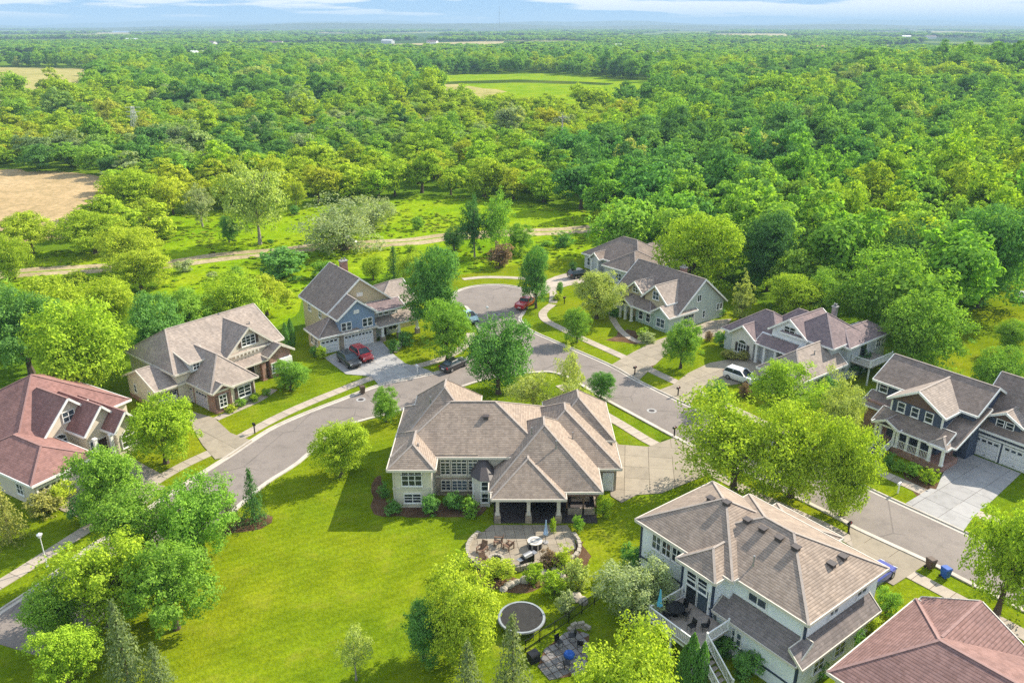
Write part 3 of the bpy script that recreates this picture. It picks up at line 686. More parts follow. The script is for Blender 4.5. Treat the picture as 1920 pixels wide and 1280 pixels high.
# ------------------------------------------------------------------ driveways, slab by slab
def slab_area(name, poly, z, rot, size, mname, base='mulch', gap=0.035):
    if poly_area(poly) < 0: poly = poly[::-1]
    cx = sum(p[0] for p in poly) / len(poly); cy_ = sum(p[1] for p in poly) / len(poly)
    c, s = math.cos(R(rot)), math.sin(R(rot))
    lp = [((x - cx) * c + (y - cy_) * s, -(x - cx) * s + (y - cy_) * c) for x, y in poly]
    root = tag(empty(name, (cx, cy_, 0), R(rot)), kind='structure')
    MB().poly(lp, z).build('bedding', MATS[base], root)
    x0, x1 = min(p[0] for p in lp), max(p[0] for p in lp); y0, y1 = min(p[1] for p in lp), max(p[1] for p in lp)
    rng = random.Random(int(cx * 10)); nx = max(1, round((x1 - x0) / size)); ny = max(1, round((y1 - y0) / size))
    for i in range(nx):
        for j in range(ny):
            g = gap / 2
            q = clip_poly(lp, x0 + (x1 - x0) * i / nx + g, x0 + (x1 - x0) * (i + 1) / nx - g, y0 + (y1 - y0) * j / ny + g, y0 + (y1 - y0) * (j + 1) / ny - g)
            if len(q) < 3 or abs(poly_area(q)) < 0.15: continue
            h = z + 0.03 + rng.uniform(-0.004, 0.004); mb = MB().poly(q, h)
            n = len(q)
            for k in range(n): mb.quad((*q[k - 1], z - 0.02), (*q[k], z - 0.02), (*q[k], h), (*q[k - 1], h))
            mb.build('slab', MATS[mname], root)
    return root
for k, rot, mname in (('A', -8, 'concrete_pale'), ('E', 51, 'concrete_pale'), ('D', 60, 'concrete_pale'), ('F', 36, 'concrete_grey'), ('G', -50, 'concrete'),
                      ('H', -53, 'concrete_pale'), ('I', -53, 'concrete_pale'), ('J', -54, 'concrete_grey'), ('B', -53, 'concrete_pale')):
    slab_area('driveway', DRIVES[k], 0.055, rot, 2.6, mname)
sheet('paver_walk', PAVER_WALK_D, 0.05, MATS['paver'])

# dirt track over the meadow
pq = resample(smooth(PATH, 5), 3.0)
rng = random.Random(2)
L_ = [(x, y + rng.uniform(-0.4, 0.4)) for x, y in offset(pq, 3.3)]; R_ = [(x, y + rng.uniform(-0.4, 0.4)) for x, y in offset(pq, -3.3)]
mb = MB()
for i in range(len(pq) - 1): mb.quad((*R_[i], 0.03), (*R_[i + 1], 0.03), (*L_[i + 1], 0.03), (*L_[i], 0.03))
tag(mb.build('dirt_track', MATS['dirt']), kind='structure')
pm = resample(smooth(PATH, 5), 3.0); mb = MB(); A_ = offset(pm, 0.35); B_ = offset(pm, -0.35)
for i in range(len(pm) - 1): mb.quad((*B_[i], 0.036), (*B_[i + 1], 0.036), (*A_[i + 1], 0.036), (*A_[i], 0.036))
tag(mb.build('grass_strip', MATS['meadow']), kind='structure')
# far lake
def mat_water():
    m, t, b = new_mat('water'); b.inputs['Base Color'].default_value = (0.05, 0.09, 0.12, 1); b.inputs['Roughness'].default_value = 0.12
    bump(t, b, noise(t, coord(t, 'Object'), 0.05, 3), 0.2, 0.3); MATS['water'] = m
mat_water()
sheet('lake', LAKE, 0.5, MATS['water'])

# ------------------------------------------------------------------ house materials
mat_shingle('shingle_brown', (0.305, 0.246, 0.198), (0.370, 0.302, 0.246), course=0.21, lines=0.38)
mat_shingle('shingle_tan', (0.32, 0.272, 0.235), (0.385, 0.33, 0.288), lines=0.3)
mat_shingle('shingle_slate', (0.105, 0.115, 0.14), (0.135, 0.145, 0.175), lines=0.25)
mat_shingle('shingle_taupe', (0.225, 0.182, 0.155), (0.28, 0.23, 0.20), lines=0.28)
mat_shingle('shingle_taupe2', (0.20, 0.175, 0.165), (0.24, 0.21, 0.20), lines=0.2)
mat_shingle('shingle_grey', (0.28, 0.255, 0.24), (0.34, 0.315, 0.295), lines=0.3)
mat_shingle('shingle_pink', (0.250, 0.138, 0.122), (0.300, 0.168, 0.150), lines=0.15)
mat_shingle('shingle_mauve', (0.250, 0.150, 0.134), (0.300, 0.185, 0.168), lines=0.42)
mat_shingle('shingle_plum', (0.21, 0.165, 0.17), (0.265, 0.205, 0.205), lines=0.25)
mat_siding('siding_cream', (0.68, 0.61, 0.50)); mat_siding('siding_white', (0.84, 0.88, 0.93), 0.16)
mat_siding('siding_blue', (0.23, 0.32, 0.46)); mat_siding('siding_navy', (0.060, 0.080, 0.130))
mat_siding('siding_green', (0.42, 0.52, 0.48), 0.32, True); mat_siding('siding_grey', (0.56, 0.58, 0.60))
mat_siding('siding_sage', (0.50, 0.55, 0.51)); mat_siding('siding_yellow', (0.56, 0.48, 0.32))
mat_siding('shake_brown', (0.14, 0.085, 0.07), 0.22)
mat_plain('stucco', (0.66, 0.62, 0.50), 0.9, 0, 0.08, 2.0)
mat_plain('stucco_pale', (0.66, 0.63, 0.58), 0.9, 0, 0.08, 2.0)
mat_brick('brick_red', (0.26, 0.10, 0.07), (0.36, 0.17, 0.12), (0.36, 0.31, 0.27))
mat_brick('stone_tan', (0.42, 0.34, 0.25), (0.30, 0.25, 0.20), (0.25, 0.21, 0.17), 0.55, 0.28, 0.03)
mat_plain('trim_white', (0.78, 0.78, 0.76), 0.5, 0, 0.05); mat_plain('trim_cream', (0.62, 0.58, 0.50), 0.6, 0, 0.06)
mat_plain('trim_navy', (0.03, 0.045, 0.085), 0.6, 0, 0.1); mat_plain('trim_dark', (0.06, 0.05, 0.05), 0.6, 0, 0.1)
mat_plain('garage_white', (0.70, 0.71, 0.73), 0.5, 0, 0.05); mat_plain('garage_lilac', (0.50, 0.46, 0.52), 0.55, 0, 0.06)
mat_plain('metal_grey', (0.35, 0.35, 0.36), 0.35, 0.6, 0.1); mat_plain('black_metal', (0.012, 0.012, 0.014), 0.4, 0.3, 0.2)
mat_plain('wood_brown', (0.16, 0.09, 0.055), 0.7, 0, 0.25, 6.0); mat_plain('deck_wood', (0.30, 0.26, 0.22), 0.75, 0, 0.2, 4.0)
mat_plain('door_dark', (0.05, 0.03, 0.025), 0.4, 0, 0.2); mat_plain('shutter_brown', (0.10, 0.065, 0.05), 0.6, 0, 0.15)
mat_plain('rubber', (0.015, 0.015, 0.016), 0.8, 0, 0.2); mat_plain('white_plastic', (0.75, 0.75, 0.75), 0.4, 0, 0.04)
mat_glass()
_cache = {}
def cap_color(name):
    k = 'cap_' + name
    if k not in MATS:
        base = {'shingle_brown': (0.36, 0.31, 0.27), 'shingle_tan': (0.38, 0.325, 0.285), 'shingle_taupe': (0.29, 0.25, 0.23), 'shingle_slate': (0.15, 0.16, 0.19), 'shingle_grey': (0.36, 0.335, 0.315),
                'shingle_pink': (0.29, 0.165, 0.148), 'shingle_mauve': (0.30, 0.185, 0.168), 'shingle_plum': (0.27, 0.215, 0.215)}[name]
        mat_plain(k, base, 0.9, 0, 0.12, 3.0)
    return MATS[k]

class House:
    FACE = {'F': 0.0, 'L': -math.pi / 2, 'R': math.pi / 2, 'B': math.pi}
    def __init__(s, name, label, loc, rot, shingle, wall, trim='trim_white'):
        s.root = thing(name, label, 'house', (loc[0], loc[1], 0.0), R(rot))
        s.sh, s.wall, s.trim = shingle, wall, trim; s.blocks = []
    def roof_z(s, x, y):
        z = 0
        for (x0, x1, y0, y1, ze, pit, ax, r0, r1) in s.blocks:
            if not (x0 <= x <= x1 and y0 <= y <= y1): continue
            u, u0, u1 = (x, x0, x1) if ax == 'x' else (y, y0, y1)
            v, v0, v1 = (y, y0, y1) if ax == 'x' else (x, x0, x1)
            half = (v1 - v0) / 2; h = min(v - v0, v1 - v) * pit
            if r0 > 0: h = min(h, (u - u0) * half * pit / r0)
            if r1 > 0: h = min(h, (u1 - u) * half * pit / r1)
            z = max(z, ze + h)
        return z
    def block(s, x0, x1, y0, y1, ze, pitch, ax='x', r0=None, r1=None, z0=0.0, ov=0.45, wall=None, shingle=None, t=0.2, walls=True, caps=True, gable=None):
        """eave rectangle, eave height, slope; hip run at each end (0 = gable, None = 45 degree hip)"""
        half = ((y1 - y0) if ax == 'x' else (x1 - x0)) / 2; ln = (x1 - x0) if ax == 'x' else (y1 - y0)
        r0 = half if r0 is None else r0; r1 = half if r1 is None else r1
        if r0 + r1 > ln: r0 = r1 = ln / 2
        s.blocks.append((x0, x1, y0, y1, ze, pitch, ax, r0, r1))
        W = s.wall if wall is None else wall; S = s.sh if shingle is None else shingle
        T = (lambda u, v, z: (u, v, z)) if ax == 'x' else (lambda u, v, z: (v, u, z))
        u0, u1, v0, v1 = (x0, x1, y0, y1) if ax == 'x' else (y0, y1, x0, x1)
        vm = (v0 + v1) / 2; zr = ze + half * pitch
        flip = ax == 'y'
        def q(mb, *pts, mi=0):
            pts = [T(*p) for p in pts]
            mb.quad(*(reversed(pts) if flip else pts), mi=mi)
        # walls
        if walls:
            wb = MB(); a, b_, c, d = u0 + ov, u1 - ov, v0 + ov, v1 - ov; zw = ze - 0.02 + ov * pitch * 0.35
            def topz(u): return ze
            zt = ze + ov * pitch - t - 0.02
            zt = max(zt, ze - t)
            q(wb, (a, c, z0), (b_, c, z0), (b_, c, zt), (a, c, zt)); q(wb, (b_, d, z0), (a, d, z0), (a, d, zt), (b_, d, zt))
            for (u, g, o) in ((a, r0 == 0, 1), (b_, r1 == 0, -1)):
                e = [(u, d, z0), (u, c, z0), (u, c, zt)] + ([(u, vm, zr - t - 0.03)] if g else []) + [(u, d, zt)]
                q(wb, *(e if o == 1 else e[::-1]))
            wb.build('wall', MATS[W], s.root)
        # roof slab
        rb = MB(); A, B = (u0 + r0, vm, zr), (u1 - r1, vm, zr)
        c00, c10, c11, c01 = (u0, v0, ze), (u1, v0, ze), (u1, v1, ze), (u0, v1, ze)
        dn = lambda p: (p[0], p[1], p[2] - t)
        tops = [(c00, c10, B, A), (c11, c01, A, B)]
        if r1 > 0: tops.append((c10, c11, B))
        if r0 > 0: tops.append((c01, c00, A))
        for f in tops:
            q(rb, *f); q(rb, *[dn(p) for p in reversed(f)])
        per = [c00, c10] + ([B] if r1 == 0 else []) + [c11, c01] + ([A] if r0 == 0 else [])
        for i in range(len(per)):
            p, n = per[i], per[(i + 1) % len(per)]
            q(rb, dn(p), dn(n), n, p)
        roof = rb.build('roof', MATS[S], s.root)
        # fascia boards, proud of the slab edge
        fb = MB()
        for i in range(len(per)):
            p, n = Vector(T(*per[i])), Vector(T(*per[(i + 1) % len(per)]))
            d = (n - p); dh = Vector((d.x, d.y, 0)).normalized(); o = Vector((dh.y, -dh.x, 0)) * (-1 if flip else 1) * 0.035
            z = Vector((0, 0, -t / 2 + 0.015))
            fb.bar(p + o + z, n + o + z, 0.09, t + 0.05)
        fb.build('fascia', MATS[s.trim], roof)
        if caps:
            cb = MB(); lines = [(A, B)]
            if r0 > 0: lines += [(c00, A), (c01, A)]
            if r1 > 0: lines += [(c10, B), (c11, B)]
            for p, n in lines: cb.bar(Vector(T(*p)) + Vector((0, 0, 0.02)), Vector(T(*n)) + Vector((0, 0, 0.02)), 0.2, 0.06)
            cb.build('ridge_cap', cap_color(S), roof)
        return roof
    def shed(s, x0, x1, y0, y1, zlo, zhi, side='F', shingle=None, t=0.16):
        """single slope roof, low at the given side"""
        S = shingle or s.sh
        z = {'F': (zlo, zlo, zhi, zhi), 'B': (zhi, zhi, zlo, zlo), 'R': (zhi, zlo, zlo, zhi), 'L': (zlo, zhi, zhi, zlo)}[side]
        ring = [(x0, y0, z[0]), (x1, y0, z[1]), (x1, y1, z[2]), (x0, y1, z[3])]
        r = MB().hull([(p[0], p[1], p[2] - t) for p in ring], ring).build('roof', MATS[S], s.root)
        fb = MB()
        for i in range(4):
            p, n = Vector(ring[i]), Vector(ring[(i + 1) % 4]); d = (n - p); o = Vector((d.y, -d.x, 0)).normalized() * 0.035
            fb.bar(p + o - Vector((0, 0, t / 2 - 0.01)), n + o - Vector((0, 0, t / 2 - 0.01)), 0.08, t + 0.04)
        fb.build('fascia', MATS[s.trim], r); return r
    def box(s, name, x0, x1, y0, y1, z0, z1, mat):
        return MB().box(x0, x1, y0, y1, z0, z1).build(name, MATS[mat], s.root)
    def window(s, face, u, w_at, z, w, h, cols=2, rows=2, frame=None, arch=False, shutters=None, glass='window_glass'):
        """face letter, position along the face, wall plane coordinate, sill height"""
        fr = frame or 'trim_white'
        loc = {'F': (u, w_at, z), 'B': (u, w_at, z), 'L': (w_at, u, z), 'R': (w_at, u, z)}[face]
        key = (w, h, cols, rows, fr, arch)
        if key not in _cache:
            f = MB(); b = 0.09; m_ = 0.04
            f.box(-w / 2 - b, -w / 2, -0.09, 0.03, -b, h + b); f.box(w / 2, w / 2 + b, -0.09, 0.03, -b, h + b)
            f.box(-w / 2, w / 2, -0.09, 0.03, -b, 0); f.box(-w / 2, w / 2, -0.09, 0.03, h, h + b)
            f.box(-w / 2 - b - 0.05, w / 2 + b + 0.05, -0.14, 0.03, -b - 0.05, -b - 0.002)
            for i in range(1, cols): f.box(-w / 2 + w * i / cols - m_, -w / 2 + w * i / cols + m_, -0.075, 0.0, 0, h)
            for i in range(1, rows): f.box(-w / 2, w / 2, -0.07, 0.0, h * i / rows - m_ * 0.8, h * i / rows + m_ * 0.8)
            if arch:
                n = 10
                for i in range(n):
                    a0, a1 = math.pi * i / n, math.pi * (i + 1) / n
                    P = lambda rr, a, y: (rr * math.cos(a), y, h + b + rr * math.sin(a) * 0.75)
                    f.hull([P(w / 2, a0, -0.09), P(w / 2 + b, a0, -0.09), P(w / 2 + b, a1, -0.09), P(w / 2, a1, -0.09)][::-1],
                           [P(w / 2, a0, 0.03), P(w / 2 + b, a0, 0.03), P(w / 2 + b, a1, 0.03), P(w / 2, a1, 0.03)][::-1])
            g = MB().quad((-w / 2, -0.03, 0), (w / 2, -0.03, 0), (w / 2, -0.03, h), (-w / 2, -0.03, h))
            if arch:
                g.quad(*[(w / 2 * math.cos(math.pi * i / 10), -0.03, h + b + w / 2 * 0.75 * math.sin(math.pi * i / 10)) for i in range(11)])
            _cache[key] = (f.mesh('window_frame', MATS[fr]), g.mesh('pane', MATS[glass]))
        fm, gm = _cache[key]
        win = link('window', fm, s.root, loc, s.FACE[face]); link('pane', gm, win)
        if shutters:
            for sx in (-1, 1):
                k = ('sh', h, shutters)
                if k not in _cache:
                    sb = MB().box(-0.2, 0.2, -0.06, 0.0, -0.05, h + 0.05)
                    for i in range(int(h / 0.14)): sb.box(-0.15, 0.15, -0.085, -0.06, 0.02 + i * 0.14, 0.10 + i * 0.14)
                    _cache[k] = sb.mesh('shutter', MATS[shutters])
                link('shutter', _cache[k], win, (sx * (w / 2 + 0.33), -0.01, 0))
        return win
    def garage(s, face, u, w_at, w=2.6, h=2.15, lites=4, mat='garage_white', trim=None):
        loc = {'F': (u, w_at, 0.05), 'L': (w_at, u, 0.05), 'R': (w_at, u, 0.05), 'B': (u, w_at, 0.05)}[face]
        key = ('g', w, h, lites, mat, trim)
        if key not in _cache:
            d = MB(); n = lites; rows = 4; rh = h / rows
            for r in range(rows):
                d.box(-w / 2, w / 2, -0.03, 0.02, r * rh + 0.012, (r + 1) * rh - 0.012)
                if r < rows - 1:
                    for i in range(n):
                        x0 = -w / 2 + w * i / n; d.box(x0 + 0.1, x0 + w / n - 0.1, -0.05, -0.03, r * rh + 0.1, (r + 1) * rh - 0.1)
            k = min(0.22, w / n * 0.34)
            g = MB().quad((-k, -0.036, -0.13), (k, -0.036, -0.13), (k, -0.036, 0.13), (-k, -0.036, 0.13))
            f = MB().box(-w / 2 - 0.14, -w / 2, -0.1, 0.03, 0, h + 0.14).box(w / 2, w / 2 + 0.14, -0.1, 0.03, 0, h + 0.14).box(-w / 2, w / 2, -0.1, 0.03, h, h + 0.14)
            hd = MB().box(-0.12, 0.12, -0.09, -0.05, 0.3, 0.34)
            _cache[key] = (d.mesh('garage_door', MATS[mat]), g.mesh('door_window', MATS['window_glass']), f.mesh('door_frame', MATS[trim or s.trim]), hd.mesh('handle', MATS['black_metal']))
        a, b, c, e = _cache[key]
        d = link('garage_door', a, s.root, loc, s.FACE[face]); link('door_frame', c, d); link('handle', e, d)
        for i in range(lites): link('door_window', b, d, (-w / 2 + w * (i + 0.5) / lites, 0, 3.5 * h / 4))
    def door(s, face, u, w_at, z=0.1, w=1.0, h=2.1, mat='door_dark', glazed=False):
        loc = {'F': (u, w_at, z), 'B': (u, w_at, z), 'L': (w_at, u, z), 'R': (w_at, u, z)}[face]
        d = MB().box(-w / 2, w / 2, -0.04, 0.02, 0, h)
        for zz in (0.15, h * 0.55): d.box(-w / 2 + 0.14, w / 2 - 0.14, -0.06, -0.04, zz, zz + h * 0.33)
        o = d.build('door', MATS['window_glass' if glazed else mat], s.root, loc, s.FACE[face])
        f = MB().box(-w / 2 - 0.12, -w / 2, -0.08, 0.03, 0, h + 0.12).box(w / 2, w / 2 + 0.12, -0.08, 0.03, 0, h + 0.12).box(-w / 2, w / 2, -0.08, 0.03, h, h + 0.12)
        f.build('door_frame', MATS['trim_white'], o); MB().tube((w / 2 - 0.12, -0.12, 1.0), (w / 2 - 0.12, -0.04, 1.0), 0.035).build('handle', MATS['metal_grey'], o)
    def column(s, x, y, z0, z1, r=0.16, mat='trim_white', base=None, bh=0.9):
        c = MB()
        if base: MB().box(x - r * 1.8, x + r * 1.8, y - r * 1.8, y + r * 1.8, z0, z0 + bh).build('column_base', MATS[base], s.root); z0 += bh
        c.box(x - r, x + r, y - r, y + r, z0, z1); c.box(x - r * 1.35, x + r * 1.35, y - r * 1.35, y + r * 1.35, z1 - 0.16, z1 - 0.002)
        c.box(x - r * 1.35, x + r * 1.35, y - r * 1.35, y + r * 1.35, z0 + 0.001, z0 + 0.14)
        c.build('column', MATS[mat], s.root)
    def vent(s, x, y, h=0.7, r=0.07, box=False):
        z = s.roof_z(x, y)
        if box:
            m = MB().box(-0.25, 0.25, -0.22, 0.22, -0.3, 0.22); m.box(-0.32, 0.32, -0.3, 0.3, 0.22, 0.28)
            m.build('roof_vent', MATS['trim_dark'], s.root, (x, y, z))
        else:
            m = MB().tube((0, 0, -0.3), (0, 0, h), r); m.tube((0, 0, h), (0, 0, h + 0.05), r * 1.3); m.tube((0, 0, -0.3), (0, 0, 0.16), r * 2.2, r * 1.1)
            m.build('vent_pipe', MATS['metal_grey'], s.root, (x, y, z))
    def chimney(s, x, y, ztop, w=0.9, d=0.7, mat='brick_red'):
        z = s.roof_z(x, y) - 1.5
        c = MB().box(-w / 2, w / 2, -d / 2, d / 2, 0, ztop - z).build('chimney', MATS[mat], s.root, (x, y, z))
        MB().box(-w / 2 - 0.08, w / 2 + 0.08, -d / 2 - 0.08, d / 2 + 0.08, 0.0, 0.14).build('chimney_cap', MATS['concrete_grey'], c, (0, 0, ztop - z + 0.001))
        for i in (-1, 1): MB().tube((0, 0, 0.14), (0, 0, 0.5), 0.13).build('flue', MATS['metal_grey'], c, (i * w * 0.22, 0, ztop - z))
    def gutter_pipe(s, x, y, z0, z1, mat='trim_white'):
        MB().box(x - 0.05, x + 0.05, y - 0.05, y + 0.05, z0, z1).build('downpipe', MATS[mat], s.root)

# ------------------------------------------------------------------ A: long ranch with brown roof in the middle
hA = House('ranch_house', 'long beige house with brown shingle hip roofs and covered patio in the centre', (0, 66), 0, 'shingle_brown', 'stucco', 'trim_cream')
hA.block(-12.2, 4.0, 4.4, 15.9, 4.6, 0.60)
hA.block(-12.25, -7.5, 2.0, 9.6, 4.55, 0.66, 'y')
hA.block(-2.0, 5.2, -0.6, 8.0, 2.9, 0.66, 'y', walls=False)
hA.block(-2.25, 8.8, 0.6, 13.5, 2.95, 0.80, 'y', walls=False)
hA.block(0.2, 11.2, 5.05, 17.8, 2.9, 0.72, 'y', wall='stone_tan')
hA.block(3.6, 11.0, 9.5, 19.0, 3.7, 0.90, 'y', wall='stone_tan')
hA.block(-10.9, -3.5, 8.2, 17.6, 5.2, 1.0, 'y')
# core walls behind the covered patio
hA.box('wall', -3.9, 8.2, 4.6, 12.0, 0.0, 3.3, 'stucco')
hA.box('wall', -7.7, -3.4, 4.65, 8.0, 0.0, 4.8, 'stone_tan')
hA.box('stone_band', -7.75, -3.35, 4.6, 4.65, 2.2, 2.38, 'trim_cream')
for x, w in ((-6.75, 0.85), (-5.35, 1.45), (-3.95, 0.85)):
    hA.window('F', x, 4.62, 2.6, w, 1.25, 3 if w > 1 else 2, 4, 'trim_cream'); hA.window('F', x, 4.62, 4.02, w, 0.45, 3 if w > 1 else 2, 2, 'trim_cream')
    hA.window('F', x, 4.62, 0.75, w, 1.05, 3 if w > 1 else 2, 3, 'trim_cream')
hA.box('trim_band', -11.85, -7.9, 2.39, 2.45, 2.1, 2.3, 'trim_cream')
hA.window('F', -9.9, 2.43, 2.6, 1.9, 1.15, 3, 2, 'trim_white', glass='window_glass'); hA.window('F', -9.9, 2.43, 3.86, 1.9, 0.3, 3, 1, 'trim_white')
hA.window('F', -9.9, 2.43, 0.65, 1.6, 0.95, 2, 3, 'trim_white'); hA.window('L', 5.5, -11.82, 2.6, 1.0, 1.2, 2, 2); hA.window('L', 8.0, -11.82, 2.6, 1.0, 1.2, 2, 2)
# bay with metal roof
bay = [(-3.9, 4.7), (-3.9, 3.4), (-3.1, 2.6), (-2.3, 2.6), (-1.9, 3.4), (-1.9, 4.7)]
MB().hull([(x, y, 0) for x, y in bay[::-1]][::-1], [(x, y, 3.1) for x, y in bay]).build('wall', MATS['stucco_pale'], hA.root)
bo = [(-4.15, 4.7), (-4.15, 3.3), (-3.2, 2.35), (-2.2, 2.35), (-1.65, 3.3), (-1.65, 4.7)]
rb = MB().hull([(x, y, 3.1) for x, y in bo], [(-3.0 + (x + 3.0) * 0.25, 4.7 + (y - 4.7) * 0.1, 4.3) for x, y in bo]).build('roof', MATS['trim_dark'], hA.root)
for z in (0.6, 1.95):
    hA.window('F', -2.7, 2.58, z, 0.6, 0.95, 1, 2); hA.window('L', 4.0, -3.92, z, 0.8, 0.95, 1, 2)
for i, (x, y) in enumerate(bay[:4]): MB().box(x - 0.06, x + 0.06, y - 0.08, y + 0.06, 0, 3.08).build('corner_board', MATS['trim_white'], hA.root)
# covered patio: columns with stone bases, arched beam, floor
for x in (-1.4, 1.6, 4.5): hA.column(x, -0.05, 0.02, 2.72, 0.17, 'trim_cream', 'stone_tan', 0.85)
for a, b_ in ((-1.2, 1.4), (1.8, 4.3)):
    n = 10; pts = [(a + (b_ - a) * i / n, 2.32 + 0.33 * math.sin(math.pi * i / n)) for i in range(n + 1)]
    m = MB()
    for i in range(n):
        p, q_ = pts[i], pts[i + 1]
        m.hull([(p[0], -0.2, p[1]), (q_[0], -0.2, q_[1]), (q_[0], 0.1, q_[1]), (p[0], 0.1, p[1])], [(p[0], -0.2, 2.72), (q_[0], -0.2, 2.72), (q_[0], 0.1, 2.72), (p[0], 0.1, 2.72)])
    m.build('arched_beam', MATS['trim_cream'], hA.root)
hA.box('patio_floor', -1.8, 8.3, -0.3, 4.6, 0.02, 0.14, 'trim_dark')  # floor coloured dark to stand in for the shade under the roof
hA.box('ceiling', -1.7, 8.4, 0.4, 4.6, 2.64, 2.7, 'wood_brown')
hA.door('F', 0.6, 4.58, 0.14, 1.8, 2.1, glazed=True); hA.window('F', 3.2, 4.58, 0.5, 1.6, 1.6, 2, 2); hA.window('F', -1.2, 4.58, 0.5, 1.0, 1.6, 1, 2)
# screened porch at the corner
for x in (5.4, 7.0, 8.25): hA.box('post', x - 0.08, x + 0.08, 1.0, 1.16, 0.14, 2.7, 'wood_brown')
hA.box('knee_wall', 5.3, 8.4, 1.0, 1.2, 0.1, 0.85, 'stone_tan'); hA.box('knee_wall', 8.2, 8.4, 1.2, 4.6, 0.1, 0.85, 'stone_tan')
hA.window('F', 6.8, 4.58, 0.9, 2.2, 1.3, 3, 2)
hA.door('F', 9.9, 5.48, 0.1, 0.9, 2.0, 'garage_white'); hA.garage('R', 9.5, 10.78, 2.7, 2.2); hA.garage('R', 13.0, 10.78, 2.7, 2.2)
for x, y in ((-8.7, 11.0), (2.0, 6.0), (4.4, 4.2), (6.3, 7.6)): hA.vent(x, y, 0.75)
hA.vent(-9.4, 4.6, 0.25); hA.vent(-2.7, 8.4, box=True); hA.vent(2.9, 10.9, box=True)
hA.gutter_pipe(-11.7, 2.35, 0.0, 4.3, 'trim_cream'); hA.gutter_pipe(-7.95, 2.3, 0.0, 4.3, 'trim_cream')

# ------------------------------------------------------------------ B: white two storey house with deck
hB = House('white_house', 'white two storey house with brown hip roof and raised back deck', (11.72, 60.34), -53, 'shingle_brown', 'siding_white', 'trim_cream')
hB.block(5.0, 18.05, -2.45, 8.0, 6.2, 0.48)
hB.block(1.7, 11.9, -2.95, 7.0, 6.25, 0.53)
hB.block(7.3, 11.2, -4.1, 2.0, 6.15, 0.62, 'y')
hB.block(6.0, 12.6, 3.5, 11.0, 4.6, 0.4, 'y')
# lower storey skirt roof and walls
hB.shed(10.9, 18.3, -3.7, -1.9, 3.35, 4.55, 'F', 'shingle_taupe2'); hB.shed(17.55, 18.75, -3.6, 6.5, 3.36, 4.4, 'R', 'shingle_taupe2')
hB.box('wall', 11.1, 18.2, -3.3, 4.5, 0.0, 3.3, 'siding_white')
# navy trim bands and corner boards
for (x0, x1, y) in ((2.15, 7.7, -2.52), (11.1, 18.2, -3.32)): hB.box('trim_band', x0, x1, y - 0.02, y + 0.02, 2.55 if x0 < 5 else 1.1, 2.72 if x0 < 5 else 1.27, 'trim_navy')
hB.box('trim_band', 7.7, 10.8, -3.69, -3.65, 3.15, 3.32, 'trim_navy')
for x, y, z1 in ((2.14, -2.53, 6.0), (7.74, -3.68, 6.0), (10.78, -3.68, 6.0), (17.62, -2.03, 6.0), (18.2, -3.32, 3.2), (7.7, -2.53, 6.0)):
    hB.box('corner_board', x - 0.09, x + 0.09, y - 0.03, y + 0.12, 0.0 if z1 > 5 else 0.0, z1, 'trim_navy')
for u in (3.9, 5.0, 6.1): hB.window('F', u, -2.52, 4.35, 0.85, 1.25, 2, 2)
for u in (8.7, 9.8): hB.window('F', u, -3.67, 4.3, 0.85, 1.15, 1, 3)
hB.window('F', 13.6, -2.02, 4.85, 1.5, 0.65, 2, 1); hB.window('F', 13.1, -3.32, 1.5, 0.8, 1.05, 2, 2)
hB.door('F', 8.8, -3.67, 2.65, 1.0, 2.05, glazed=True); hB.door('F', 9.95, -3.67, 2.65, 1.0, 2.05, glazed=True)
hB.window('R', 1.5, 17.62, 4.9, 1.0, 0.7, 2, 1); hB.window('R', 5.2, 17.62, 4.9, 1.2, 0.7, 2, 1)
for u in (-0.5, 2.2): hB.window('R', u, 18.22, 1.2, 1.2, 1.0, 2, 2)
hB.window('F', 4.5, -2.52, 1.0, 1.0, 1.1, 2, 2)
hB.window('L', 0.5, 2.13, 4.3, 0.9, 1.2, 2, 2); hB.window('L', 3.0, 2.13, 4.3, 0.9, 1.2, 2, 2)
for u in (5.6, 7.2, 9.3, 10.8, 12.3, 13.8): hB.vent(u, 1.75, box=True)
hB.vent(12.1, -0.9, 0.8); hB.vent(15.9, 3.4, box=True); hB.vent(15.9, 4.9, box=True); hB.vent(15.9, -2.9, 0.3)
hB.garage('B', 9.3, 10.57, 4.6, 2.2, 8)
hB.gutter_pipe(13.0, -3.4, 0, 3.2); hB.gutter_pipe(17.5, -2.1, 3.8, 6.0)
